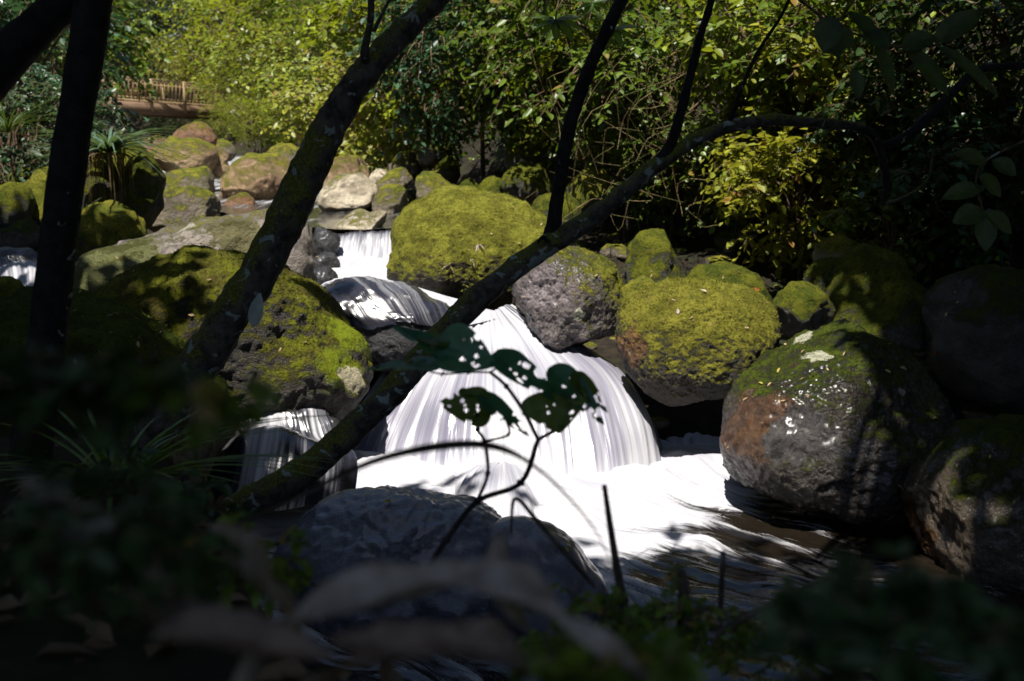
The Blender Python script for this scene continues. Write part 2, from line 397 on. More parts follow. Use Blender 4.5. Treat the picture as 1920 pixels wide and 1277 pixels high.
m_L2 = late('stone_long_grey', moss=.16, a=(.24, .205, .165), b=(.13, .11, .095), rough=.55,
    spots=[S(190, 500, 6.4, .38, (.075, .08, .012), -1, 5), S(440, 440, 6.3, .16, (.09, .08, .02)), S(350, 425, 6.5, .07, (.5, .47, .38)), S(530, 470, 6.3, .04, (.4, .42, .36))])
m_C1 = late('stone_mid_big', moss=.74, a=(.07, .055, .035), b=(.035, .028, .02), ma=(.20, .20, .028), mb=(.10, .10, .015))
m_C4 = late('stone_lip', moss=.33, film=.4, a=(.115, .092, .088), b=(.05, .04, .04), rough=.34, lean=(.55, -.25, .75),
    spots=[S(1085, 592, 5.85, .035, LIC), S(975, 585, 5.9, .10, (.10, .04, .010), .3), S(1020, 540, 5.9, .16, (.20, .165, .17), .4)])
m_C5 = late('stone_round', moss=.64, a=(.045, .035, .027), b=(.02, .016, .013), ma=(.20, .19, .028), mb=(.10, .10, .015), lean=(0, -.05, 1),
    spots=[S(1180, 650, 5.35, .12, (.14, .052, .008), .3, 30)])
m_R1 = late('stone_right_dark', moss=.33, hi=1.3, film=.6, a=(.026, .018, .012), b=(.010, .007, .005), rough=.28, ma=(.055, .075, .008), mb=(.03, .04, .006),
    spots=[S(1400, 800, 4.25, .27, (.085, .035, .010), .18), S(1490, 830, 4.15, .17, (.05, .043, .04), .2), S(1510, 632, 4.45, .075, LIC), S(1545, 668, 4.35, .068, LIC),
           S(1695, 690, 4.4, .022, LIC), S(1690, 735, 4.4, .022, (.5, .45, .42))])
m_R2 = late('stone_right_speckled', moss=.34, hi=1.5, film=.5, a=(.075, .055, .034), b=(.028, .02, .013), rough=.35, speck=.9, ma=(.06, .075, .008), mb=(.03, .04, .006),
    spots=[S(1720, 990, 3.7, .12, (.11, .05, .015), .25)])
m_F = late('stone_wet_sky_sheen', moss=-.2, a=(.085, .092, .125), b=(.045, .05, .07), rough=.30, speck=.05, film=.9, bmp=.6, hi=1.25)  # blue in the base colour stands in for sky sheen on wet stone
m_L0 = late('stone_left_dark', moss=.58, a=(.06, .055, .045), b=(.03, .028, .025), ma=(.07, .095, .010), mb=(.035, .05, .008))

B = boulder
B('big dark mossy boulder at the left edge behind the thin dark trunk', 4.3, [(-60,600),(0,557),(110,570),(190,590),(245,622),(295,668),(350,708),(412,738),(432,780),(420,835),(385,885),(345,960),(200,1010),(0,1000),(-90,850)], m_L0, 6, .8, seed=1)
B('big mossy boulder with bright moss and pale lichen on its right end', 5.4, [(180,600),(215,525),(290,480),(380,469),(440,486),(520,525),(590,562),(650,622),(688,685),(694,715),(675,755),(622,788),(560,775),(470,748),(400,725),(300,700),(220,670)], m_L1, 7, .75, seed=2)
B('long grey whaleback boulder behind the mossy one on the left', 6.8, [(115,560),(150,492),(240,456),(330,432),(420,408),(505,397),(560,420),(580,470),(584,535),(560,600),(400,640),(200,620)], m_L2, 6, .6, seed=3)
B('largest olive green mossy boulder in the middle of the stream', 7.4, [(728,525),(740,480),(765,435),(805,397),(850,368),(900,361),(950,370),(995,390),(1035,418),(1062,455),(1045,510),(980,550),(905,570),(840,562),(775,545)], m_C1, 7, .85, .38, seed=4, lumps=.7)
B('mossy boulder tucked behind the largest one', 8.3, [(733,470),(733,432),(747,402),(790,375),(850,350),(888,350),(930,380),(930,470),(850,500),(770,500)], m_C1, 5, .8, .3, seed=5, lumps=.7)
B('black wet rock under a sheet of running water', 6.0, [(588,560),(635,531),(720,540),(800,566),(862,592),(880,650),(835,690),(760,690),(700,676),(640,640),(600,600)], mats['wet'], 6, .8, .3, seed=6, lumps=.7)
B('purple grey boulder with moss on its right beside the waterfall crest', 6.1, [(955,565),(972,525),(1010,500),(1042,470),(1092,456),(1133,475),(1160,520),(1177,565),(1170,610),(1130,660),(1080,680),(1010,640),(962,600)], m_C4, 7, .8, .15, 2, seed=7, lumps=.8)
B('round mossy boulder with an orange stain to the right of the waterfall', 5.6, [(1154,610),(1170,565),(1220,545),(1300,532),(1370,539),(1430,556),(1462,590),(1455,650),(1400,692),(1310,735),(1240,747),(1190,715),(1162,665)], m_C5, 7, .85, .3, seed=8, lumps=.5)
B('big dark brown boulder with two pale lichen patches at the pool edge', 4.7, [(1349,840),(1375,770),(1415,695),(1475,628),(1530,600),(1590,620),(1665,642),(1730,690),(1775,750),(1790,830),(1770,930),(1690,975),(1590,960),(1500,938),(1440,915),(1380,890)], m_R1, 7, .8, .3, 1, seed=9, lumps=.8)
B('speckled tan boulder at the right edge of the pool', 4.0, [(1690,1000),(1735,915),(1800,842),(1860,806),(1940,800),(2040,850),(2060,1000),(1980,1100),(1850,1085),(1750,1060)], m_R2, 6, .8, .3, 1, seed=10, lumps=.9)
B('wide wet black rock with a blue sky sheen in the foreground pool', 3.6, [(520,1040),(555,985),(610,958),(690,945),(770,946),(860,955),(930,985),(970,1030),(980,1100),(900,1180),(760,1200),(600,1170),(530,1110)], m_F, 6, .8, .5, seed=11, lumps=.8)
B('smaller wet dark rock joined to the wide one by the pool', 3.45, [(925,1000),(985,990),(1045,1015),(1100,1055),(1132,1095),(1135,1150),(1100,1230),(980,1230),(920,1140)], m_F, 5, .7, .4, seed=12, lumps=.7)
B('mossy ledge stone below the left end of the leaning trunk', 3.4, [(250,960),(290,890),(350,868),(385,920),(400,990),(330,1040),(250,1030)], mats['moss2'], 5, .8, seed=13)
B('pointed dark mossy rock behind the crest on the right', 8.0, [(1172,490),(1195,445),(1240,428),(1275,470),(1280,510),(1245,560),(1190,550)], mats['moss2'], 5, seed=14, facets=3)
B('low mossy rock just behind the round one', 6.7, [(1270,545),(1300,510),(1345,497),(1400,505),(1445,545),(1440,590),(1360,610),(1290,600)], mats['moss2'], 5, seed=15)
B('small yellow green stone wedged beside the round boulder', 6.0, [(1163,550),(1190,527),(1224,522),(1234,545),(1220,580),(1180,585)], mats['moss'], 4, seed=16)
B('low angular mossy rock right of the round boulder', 6.1, [(1450,575),(1475,545),(1505,530),(1545,548),(1565,590),(1540,640),(1480,630)], mats['moss2'], 5, seed=17, facets=4)
B('small round mossy rock leaning on the tall dark green one', 6.5, [(1508,535),(1525,498),(1565,486),(1600,505),(1600,550),(1550,570)], mats['moss2'], 5, seed=18)
B('tall dark green mossy rock under the right bank', 6.2, [(1550,590),(1575,520),(1610,465),(1660,460),(1710,520),(1740,590),(1720,660),(1640,680),(1570,650)], mats['moss2'], 5, seed=19, facets=3)
B('dark boulder in deep shade at the far right', 5.8, [(1740,600),(1780,540),(1850,505),(1930,510),(2000,580),(2000,720),(1880,760),(1780,720)], mats['dark'], 5, seed=20)
B('brown stone in the gap under the right bank shrubs', 7.2, [(1525,475),(1560,445),(1610,455),(1625,490),(1590,520),(1540,510)], mats['half'], 4, seed=21)
B('block of mossy rock standing beyond the largest boulder', 11., [(942,365),(942,335),(958,312),(1000,306),(1035,308),(1043,350),(1020,390),(965,395)], mats['moss2'], 5, seed=22, facets=2)
B('small round mossy rock left of the block', 11.4, [(893,368),(902,344),(922,331),(943,337),(948,370),(920,385)], mats['moss2'], 4, seed=23)
B('smallest green stone behind the largest boulder', 12., [(862,352),(872,335),(890,340),(900,362),(880,375)], mats['moss2'], 4, seed=24)
B('flat topped mossy slab beyond the tucked away boulder', 11., [(766,372),(772,334),(783,328),(838,333),(856,346),(850,385),(800,392)], mats['half'], 5, seed=25, facets=3)
B('upright dark block among the far stones', 13., [(812,335),(820,300),(854,292),(862,320),(858,350),(825,352)], mats['moss2'], 4, seed=26, facets=4, boxy=.6)
B('tall lumpy stone at the foot of the right bank', 14., [(788,310),(790,280),(806,257),(828,262),(848,292),(840,320),(805,325)], mats['half'], 4, seed=27, facets=2)
B('bright sunlit pale stone with a dark right side', 11., [(599,385),(613,347),(643,320),(687,333),(708,352),(695,400),(647,412),(607,400)], mats['pale'], 5, seed=28, facets=4)
B('broken brown rock right of the pale stone', 10.8, [(682,403),(690,374),(718,350),(758,353),(772,372),(760,400),(715,415)], mats['half'], 5, seed=29, facets=4)
B('pale green rock at the back below the right bank', 14., [(718,328),(726,300),(757,285),(788,297),(802,325),(760,340)], mats['half'], 5, seed=30, facets=2)
B('dark slab between the back rocks', 12.2, [(700,348),(716,330),(768,324),(778,345),(750,362)], mats['half'], 4, seed=31, facets=3)
B('humped tan and green rock behind the pale stone', 14., [(585,352),(605,311),(633,293),(664,291),(698,311),(695,345),(640,365)], mats['tan'], 5, seed=32, facets=2)
B('little pale stone perched between back rocks', 12.8, [(692,338),(700,322),(717,317),(729,328),(725,345)], mats['pale'], 4, seed=33)
B('flat pale slab lying above the small upper fall', 9.1, [(612,428),(645,406),(690,400),(737,406),(745,428),(700,446),(640,446)], mats['pale'], 5, .9, .8, seed=34, facets=1)
B('wet grey stone left of the small upper fall', 8.4, [(576,450),(600,425),(626,433),(638,456),(620,482),(585,480)], mats['wet'], 5, seed=35, facets=2)
B('upper little black stone in the white cascade', 7.9, [(578,495),(606,474),(634,487),(636,503),(605,512)], mats['wet'], 5, seed=36, facets=2)
B('lower little black stone in the white cascade', 7.4, [(575,525),(598,503),(632,517),(638,530),(605,545)], mats['wet'], 5, seed=37, facets=2)
B('big tan and mossy boulder left of the stream beyond the leaning trunk', 13., [(412,375),(422,325),(445,285),(468,270),(510,284),(548,318),(542,352),(505,392),(440,400)], mats['tan'], 5, seed=38, facets=2)
B('grey green boulder behind the big tan one', 16., [(500,295),(515,272),(540,268),(566,288),(560,318),(520,325)], mats['half'], 4, seed=39)
B('wide brown and mossy boulder on the left bank pile', 14., [(272,300),(292,272),(340,262),(388,258),(405,288),(402,320),(350,330),(290,322)], mats['tan'], 5, seed=40, facets=2)
B('rusty round boulder on top of the left pile under the bridge', 17., [(322,268),(340,242),(370,229),(398,244),(405,275),(365,290)], mats['rust'], 5, seed=41)
B('plain brown boulder right of the top of the left pile', 17.5, [(395,285),(405,262),(425,264),(442,290),(425,305)], mats['half'], 4, seed=42)
B('square mossy block in the middle of the left pile', 12.5, [(293,360),(300,318),(345,312),(388,317),(399,352),(392,378),(340,382)], mats['half'], 5, seed=43, boxy=.6, facets=2)
B('mossy brown double boulder in front of the square block', 10.5, [(288,400),(302,358),(345,352),(400,368),(419,392),(418,425),(350,452),(295,448)], mats['half'], 5, seed=44, facets=2)
B('small orange brown stone at the water on the left side', 12., [(420,392),(440,366),(464,363),(478,385),(470,402),(435,404)], mats['rust'], 4, seed=45)
B('dark boulder carrying the strap leaved plant', 9.4, [(148,420),(155,335),(190,285),(240,268),(284,300),(302,350),(290,410),(220,450),(165,450)], mats['moss2'], 5, seed=46)
B('mossy boulder with a bare pink scar at the left', 8.5, [(125,460),(138,402),(180,381),(230,391),(263,414),(274,450),(220,500),(140,500)], mats['moss'], 5, seed=47)
B('mossy boulder partly hidden by the dark trunk on the left', 9.6, [(40,410),(50,352),(95,308),(150,330),(155,420),(90,450)], mats['moss'], 5, seed=48)
B('rounded mossy boulder at the left frame edge', 9.2, [(-30,390),(-5,352),(35,342),(60,380),(50,425),(0,430)], mats['moss2'], 4, seed=49)
B('small shaded mossy boulder behind the left edge ones', 12., [(15,350),(33,316),(68,307),(88,330),(75,365),(35,365)], mats['moss2'], 4, seed=50)
B('small wet stone above the far left fall', 8., [(-20,455),(15,426),(68,424),(85,450),(60,475),(5,475)], mats['dark'], 4, seed=51)
B('bright mossy stone below the far left fall', 5.6, [(-40,560),(-10,522),(25,522),(45,558),(20,590),(-30,590)], mats['moss'], 4, seed=52)
B('red brown stone at the back of the left pile', 15., [(258,282),(278,259),(312,263),(318,285),(280,298)], mats['rust'], 4, seed=53)
B('narrow brown stone between the left pile and the big tan boulder', 14.2, [(398,325),(402,288),(415,278),(425,305),(424,335)], mats['tan'], 4, seed=54)
B('large shaded mossy boulder under the shrubs right of centre', 12., [(948,312),(952,262),(990,236),(1058,240),(1072,300),(1060,335),(980,335)], mats['moss2'], 5, seed=55)
B('mossy boulder right of the forked branch', 10., [(1055,390),(1060,342),(1083,316),(1130,316),(1142,380),(1120,415),(1080,412)], mats['moss'], 5, seed=56, facets=2)
B('dark mossy boulder below the forked branch', 9.3, [(995,400),(1010,370),(1040,362),(1075,368),(1090,400),(1070,440),(1020,440)], mats['moss2'], 5, seed=57)
B('dark wet stone the far left fall runs over', 7.3, [(-60,520),(-40,480),(20,468),(75,478),(110,520),(90,590),(-20,600)], mats['wet'], 5, .6, seed=58)
B('wet rock face under the lower left fall', 4.95, [(370,960),(395,830),(440,765),(530,765),(610,790),(655,830),(640,920),(540,1000),(430,1010)], mats['wet'], 5, .5, .3, seed=60)

# ------------------------------------------------------------------ water
def sheet(name, lines, mat, nu=60, nv=80, foam=(1, 1), edge=.35, ridge=.012, rs=26, foam_fn=None, seed=0, drape=None, lift=.012):
    C = np.array([catmull([P(*p) for p in l], nv) for l in lines])            # lines x nv x 3
    G = np.array([catmull(C[:, j], nu) for j in range(nv)])                   # nv x nu x 3
    du = np.gradient(G, axis=1); dv = np.gradient(G, axis=0)
    nrm = unit(np.cross(du, dv)); nrm = np.where(nrm[..., 2:3] < 0, -nrm, nrm)
    U = np.cumsum(np.linalg.norm(du, axis=2), 1).mean(0); Vv = np.cumsum(np.linalg.norm(dv, axis=2), 0).mean(1)
    uu, vv = np.meshgrid(U, Vv); s = np.linspace(0, 1, nv)[:, None]; t = np.linspace(0, 1, nu)[None]
    q = np.stack([uu * rs, vv * 1.3, uu * 0 + seed], -1).reshape(-1, 3)
    h = fbm(q, 3).reshape(nv, nu) * ridge
    if drape is not None:                                  # the film of water clings to the stone below it
        bv = [b for o, b in BVH if o['label'] == drape][0]
        for a in range(nv):
            for b in range(nu):
                r = bv.find_nearest(Vector(G[a, b]))
                if r[0] is not None and r[3] < .28:
                    w = 1 - sstep(.18, .28, np.array(r[3]))
                    G[a, b] = G[a, b] * (1 - w) + np.array(r[0] + r[1] * lift) * w
        for _ in range(40):                                # even out the film
            G[1:-1, 1:-1] = .5 * G[1:-1, 1:-1] + .125 * (G[:-2, 1:-1] + G[2:, 1:-1] + G[1:-1, :-2] + G[1:-1, 2:])
        for a in range(nv):
            for b in range(nu):
                r = bv.find_nearest(Vector(G[a, b]))
                if r[0] is not None:
                    e = (Vector(G[a, b]) - r[0]).dot(r[1])
                    if e < lift and r[3] < .15: G[a, b] += np.array(r[1]) * (lift - e)
    G = G + nrm * h[..., None]
    # skirt: sides run down below so that the sheet has a thickness
    fo = foam[0] + (foam[1] - foam[0]) * s + 0 * t
    fo = fo - edge * (1 - sstep(0, .16, t)) - edge * (1 - sstep(0, .16, 1 - t))
    if foam_fn is not None: fo = foam_fn(s + 0 * t, t + 0 * s, fo)
    i, j = np.meshgrid(np.arange(nv - 1), np.arange(nu - 1), indexing='ij')
    F = np.stack([i * nu + j, i * nu + j + 1, (i + 1) * nu + j + 1, (i + 1) * nu + j], -1).reshape(-1, 4)
    me = mesh_np(name, G.reshape(-1, 3), F)
    a = me.attributes.new('foam', 'FLOAT', 'POINT'); a.data.foreach_set('value', fo.ravel().astype(np.float32))
    uvl = me.uv_layers.new(name='UVMap'); UV = np.stack([uu, vv], -1).reshape(-1, 2)[F.ravel()]
    uvl.data.foreach_set('uv', UV.astype(np.float32).ravel())
    o = link(name, me, mat); o['kind'] = 'structure'; return o
W_fall = water_mat('falling_water', 46, .5, 1.2, (.14, .135, .18))
W_thin = water_mat('thin_water_on_rock', 38, .5, 1.75, (.014, .014, .020), rough=.22)
W_up = water_mat('cascade_water', 30, 2.0, 1.5, (.05, .05, .06))

# pool below the fall: white where the fall plunges in, dark threads towards the outlet on the right
def pool():
    xs = np.linspace(-1.9, 4.6, 420); ys = np.linspace(1.9, 6.0, 300); X, Y = np.meshgrid(xs, ys)
    c = np.array([[P(px, py, 1)[:3] for px, py in ((900, 900), (1130, 905), (1240, 880))]])[0]
    def plane(px, py): v = P(px, py, 1) - np.array([0, 0, CAMZ]); return v[:2] * (-CAMZ / v[2])
    seg = [plane(*p) for p in ((640, 890), (780, 905), (900, 930), (1040, 930), (1150, 940), (1210, 930), (1280, 900), (1330, 880))]
    d = np.full(X.shape, 9.)
    for a, b in zip(seg[:-1], seg[1:]):
        ab = b - a; t = np.clip(((X - a[0]) * ab[0] + (Y - a[1]) * ab[1]) / ab.dot(ab), 0, 1)
        d = np.minimum(d, np.hypot(X - a[0] - t * ab[0], Y - a[1] - t * ab[1]))
    # flow: leaves the plunge towards lower right
    fx, fy = .80, -.60; al = X * fx + Y * fy; ac = X * -fy + Y * fx
    warp = fbm(np.stack([X * 1.1, Y * 1.1, X * 0], -1).reshape(-1, 3), 3).reshape(X.shape)
    ac2 = ac + .22 * warp
    st = fbm(np.stack([ac2 * 7, al * 1.7, X * 0 + 3], -1).reshape(-1, 3), 4, .6).reshape(X.shape)
    sw = fbm(np.stack([ac2 * 2.6, al * 1.3, X * 0 + 8], -1).reshape(-1, 3), 3).reshape(X.shape)
    right = X - (Y - 4.4) * .35
    fo = 1.35 - d * .75 - .85 * sstep(.5, 1.15, right) * sstep(.2, .6, d) - .75 * sstep(1.35, 2.1, right) + sw * .50 + st * .55
    fo = np.maximum(fo, .0 + .34 * st)
    fo = np.where(Y < 3.4, fo + .18 * (1 - sstep(.3, 1.0, right)), fo)
    Z = .03 * np.exp(-(d / .45) ** 2) * (1.2 + warp) + st * .020 + .020 * sw + .05 * np.exp(-(d / .25) ** 2) + sstep(.3, .9, fo) * (.035 * fbm(np.stack([ac2 * 5.5, al * 3.0, X * 0 + 21], -1).reshape(-1, 3), 3).reshape(X.shape))
    nx, ny = len(xs), len(ys); i, j = np.meshgrid(np.arange(ny - 1), np.arange(nx - 1), indexing='ij')
    F = np.stack([i * nx + j, i * nx + j + 1, (i + 1) * nx + j + 1, (i + 1) * nx + j], -1).reshape(-1, 4)
    me = mesh_np('pool_water', np.stack([X, Y, Z], -1).reshape(-1, 3), F)
    a = me.attributes.new('foam', 'FLOAT', 'POINT'); a.data.foreach_set('value', fo.ravel().astype(np.float32))
    UV = np.stack([ac2, al], -1).reshape(-1, 2)[F.ravel()]
    me.uv_layers.new(name='UVMap').data.foreach_set('uv', UV.astype(np.float32).ravel())
    o = link('pool_water', me, water_mat('pool_water', 34, 3.4, 2.5, (.008, .006, .004), distort=.8, rough=.10)); o['kind'] = 'structure'
pool()
zy = lambda py: CAMZ / ((py - 330) / FPX) * 0.985          # distance where a pixel row meets the pool level (close enough)
main = [[(838, 622, 6.1), (800, 655, 5.95), (740, 715, 5.75), (680, 800, 5.55), (640, 885, 5.35)],
        [(868, 598, 6.15), (845, 650, 5.95), (800, 730, 5.6), (765, 820, 5.4), (745, 905, 5.15)],
        [(905, 588, 6.2), (895, 650, 5.95), (880, 740, 5.5), (872, 830, 5.25), (868, 920, 5.02)],
        [(930, 580, 6.2), (965, 640, 6.0), (1000, 730, 5.5), (1015, 830, 5.2), (1022, 930, 4.98)],
        [(948, 572, 6.2), (1025, 632, 6.0), (1100, 710, 5.55), (1135, 820, 5.2), (1150, 945, 4.95)],
        [(960, 572, 6.2), (1060, 634, 6.05), (1150, 690, 5.8), (1208, 780, 5.45), (1230, 900, 5.2)],
        [(968, 578, 6.25), (1085, 645, 6.15), (1172, 705, 6.0), (1222, 790, 5.75), (1250, 860, 5.6)]]
def mf(s, t, fo):
    return fo + .35 * (1 - sstep(.05, .35, s)) - .45 * np.exp(-((t - .80) / .09) ** 2 - ((s - .32) / .25) ** 2) + .35 * sstep(.8, 1, s) - .28 * np.exp(-((t - .25) / .14) ** 2 - ((s - .65) / .22) ** 2) - .2 * np.exp(-((t - .6) / .1) ** 2 - ((s - .7) / .2) ** 2)
sheet('waterfall', main, W_fall, 150, 120, (.60, .50), .45, .012, 20, mf, 1)
# water spreading over the wet rock and joining the crest
sheet('crest_stream', [[(590, 540, 6.5), (610, 548, 6.15), (640, 575, 5.75), (660, 620, 5.6)], [(620, 528, 6.6), (680, 530, 6.1), (735, 548, 5.72), (770, 590, 5.55)],
      [(650, 520, 6.8), (740, 530, 6.3), (800, 556, 5.95), (835, 610, 5.7)], [(690, 518, 7.0), (780, 538, 6.6), (850, 570, 6.25), (890, 615, 6.0)],
      [(730, 525, 7.0), (820, 550, 6.7), (900, 572, 6.4), (950, 590, 6.2)]], W_thin, 90, 70, (.42, .16), .1, .004, 22,
      lambda s, t, f: f + .55 * sstep(.5, .95, t) - .35 * (1 - sstep(0, .4, t)) * s, 2, 'black wet rock under a sheet of running water')
# white pool between the upper fall and the crest
sheet('upper_pool_water', [[(560, 560, 7.1), (585, 500, 7.9), (600, 470, 8.5)], [(640, 545, 6.9), (650, 505, 7.8), (655, 478, 8.5)], [(740, 545, 6.9), (740, 505, 7.8), (745, 480, 8.5)],
      [(830, 555, 6.9), (800, 510, 7.8), (790, 482, 8.5)]], W_up, 60, 50, (1.05, 1.1), .05, .02, 9, None, 3)
sheet('upper_cascade', [[(612, 440, 8.9), (610, 448, 8.62), (600, 470, 8.5), (588, 492, 8.3)], [(650, 431, 8.95), (648, 441, 8.65), (642, 465, 8.5), (640, 496, 8.3)], [(700, 429, 8.95), (698, 438, 8.65), (696, 465, 8.5), (692, 498, 8.3)],
      [(750, 427, 8.95), (748, 437, 8.65), (746, 465, 8.5), (744, 500, 8.3)]], W_up, 90, 40, (.22, .72), .1, .012, 26, lambda s, t, f: f - .35 * (1 - sstep(.15, .4, s)), 4)
sheet('side_cascade', [[(745, 668, 6.2), (715, 700, 5.95), (670, 770, 5.75), (630, 830, 5.5)], [(790, 650, 6.15), (750, 700, 5.9), (710, 770, 5.7), (670, 850, 5.45)]], W_fall, 30, 40, (.75, .75), .1, .01, 20, None, 5)
sheet('lower_left_fall', [[(432, 742, 4.95), (420, 790, 4.75), (392, 860, 4.55), (355, 915, 4.4)], [(460, 738, 4.95), (452, 790, 4.65), (440, 870, 4.45), (420, 950, 4.3)],
      [(510, 748, 4.95), (515, 800, 4.6), (500, 880, 4.4), (485, 960, 4.25)], [(560, 762, 5.0), (580, 810, 4.65), (580, 880, 4.45), (570, 950, 4.3)],
      [(610, 780, 5.05), (655, 815, 4.75), (670, 870, 4.6), (665, 930, 4.5)]], W_thin, 110, 80, (.36, .16), .2, .006, 26,
      lambda s, t, f: f + .35 * np.exp(-((t - .42) / .10) ** 2) - .22 * np.exp(-((t - .18) / .1) ** 2) + .15 * np.exp(-((t - .9) / .1) ** 2) - .2 * np.exp(-((t - .66) / .1) ** 2), 6, 'wet rock face under the lower left fall', .02)
sheet('far_left_fall', [[(-30, 476, 7.2), (-20, 500, 6.9), (-10, 540, 6.7), (0, 580, 6.5)], [(20, 470, 7.1), (30, 495, 6.85), (36, 540, 6.6), (40, 580, 6.4)], [(75, 472, 7.1), (82, 500, 6.85), (80, 540, 6.6), (78, 580, 6.4)]],
      W_thin, 50, 50, (.30, .75), .15, .012, 24, None, 7, 'dark wet stone the far left fall runs over')
sheet('side_rush', [[(1225, 790, 6.2), (1232, 840, 5.8), (1240, 905, 5.2)], [(1290, 795, 6.1), (1300, 838, 5.75), (1320, 905, 5.2)], [(1355, 808, 6.0), (1370, 850, 5.65), (1385, 905, 5.2)]], W_fall, 50, 40, (.30, .75), .05, .02, 12, None, 9)
sheet('mound_of_water', [[(845, 925, 4.85), (850, 900, 4.9), (880, 880, 4.98), (910, 872, 5.1)], [(870, 985, 4.45), (880, 915, 4.62), (900, 878, 4.85), (925, 868, 5.1)], [(930, 1010, 4.35), (930, 925, 4.55), (935, 880, 4.8), (940, 866, 5.1)],
      [(1000, 1010, 4.35), (985, 930, 4.58), (965, 885, 4.85), (955, 868, 5.1)], [(1040, 985, 4.5), (1020, 930, 4.7), (990, 890, 4.9), (970, 872, 5.1)]], W_fall, 60, 50, (.72, .55), -.1, .012, 24,
      lambda s, t, f: f - .35 * np.exp(-((t - .42) / .16) ** 2 - ((s - .55) / .25) ** 2), 8)
# the stream further up between the stones
def upstream():
    yy = np.linspace(8.75, 46, 110); tt = np.linspace(0, 1, 24); A = []
    cx = np.interp(yy, [8.7, 11, 13, 17, 25, 48], [-1.35, -2.1, -3.1, -4.6, -7.3, -16.2]); wd = np.interp(yy, [8.7, 12, 25, 48], [1.3, 2.6, 3.5, 5])
    z = np.interp(yy, [8.7, 9.2, 12, 16, 25, 48], [1.14, 1.15, 1.27, 1.5, 2.02, 2.6])
    X = cx[:, None] + (tt[None] - .5) * wd[:, None]; Y = yy[:, None] + 0 * X; Z = z[:, None] + 0 * X
    Z = Z + .025 * fbm(np.stack([X * 2, Y * 1.2, X * 0], -1).reshape(-1, 3), 3).reshape(X.shape)
    ny, nx = X.shape; i, j = np.meshgrid(np.arange(ny - 1), np.arange(nx - 1), indexing='ij')
    F = np.stack([i * nx + j, i * nx + j + 1, (i + 1) * nx + j + 1, (i + 1) * nx + j], -1).reshape(-1, 4)
    me = mesh_np('stream_water', np.stack([X, Y, Z], -1).reshape(-1, 3), F)
    a = me.attributes.new('foam', 'FLOAT', 'POINT'); a.data.foreach_set('value', (.12 + .3 * sstep(10, 14, Y)).ravel().astype(np.float32))
    me.uv_layers.new(name='UVMap').data.foreach_set('uv', np.stack([X, Y], -1).reshape(-1, 2)[F.ravel()].astype(np.float32).ravel())
    o = link('stream_water', me, water_mat('stream_water', 9, 1.5, 1.8, (.02, .02, .018), distort=.4)); o['kind'] = 'structure'
upstream()

# ------------------------------------------------------------------ pebbles on the bed and low growth on the banks: too many and too small to count
def pebbles():
    g = np.random.default_rng(5); n = 1500; y = g.uniform(3.0, 17, n) ** 1.0; x = xl(y) - .8 + g.uniform(0, 1, n) * (xr(y) - xl(y) + 1.4)
    z = ground(x, y); r = .03 + .11 * g.uniform(0, 1, n) ** 2.5
    V0, F0 = ico(2); P0 = []
    for i in range(n):
        a = g.uniform(0, 6.28); c_, s_ = math.cos(a), math.sin(a); q = V0 * np.array([1.2, .9, .65]) * g.uniform(.75, 1.25, 3) * (1 + .22 * perlin(V0 * 1.6 + i))[:, None]
        q = np.stack([q[:, 0] * c_ - q[:, 1] * s_, q[:, 0] * s_ + q[:, 1] * c_, q[:, 2]], 1) * r[i] + np.array([x[i], y[i], z[i] + r[i] * .25]); P0.append((q, F0))
    V, F = merge(P0); o = link('streambed_pebbles', mesh_np('streambed_pebbles', V, F), mats['half']); o['kind'] = 'stuff'
    o['label'] = 'small stones lying between the boulders'; o['category'] = 'pebbles'
pebbles()

# ------------------------------------------------------------------ wooden footbridge
k = N('weathered_timber'); pos = k.n('TexCoord').outputs['Object']; mp = k.n('Mapping'); k.set(mp.inputs[0], pos); mp.inputs[3].default_value = (2, 20, 20)
M_wood = k.fin(k.mix(k.step(k.noise(mp.outputs[0], 1.5, 5, .6), .3, .7), (.20, .135, .065), (.36, .26, .14)), .75, None, .3)
k = N('stained_beam'); pos = k.n('TexCoord').outputs['Object']; mp = k.n('Mapping'); k.set(mp.inputs[0], pos); mp.inputs[3].default_value = (1, 12, 12)
M_beam = k.fin(k.mix(k.step(k.noise(mp.outputs[0], 1.5, 5, .6), .3, .7), (.10, .058, .033), (.19, .115, .065)), .75, None, .3)
def box_me(name, sx, sy, sz):
    V = np.array([(x, y, z) for x in (-.5, .5) for y in (-.5, .5) for z in (0, 1)]) * [sx, sy, sz]
    F = np.array([(0, 1, 3, 2), (4, 6, 7, 5), (0, 4, 5, 1), (2, 3, 7, 6), (0, 2, 6, 4), (1, 5, 7, 3)])
    return mesh_np(name, V, F)
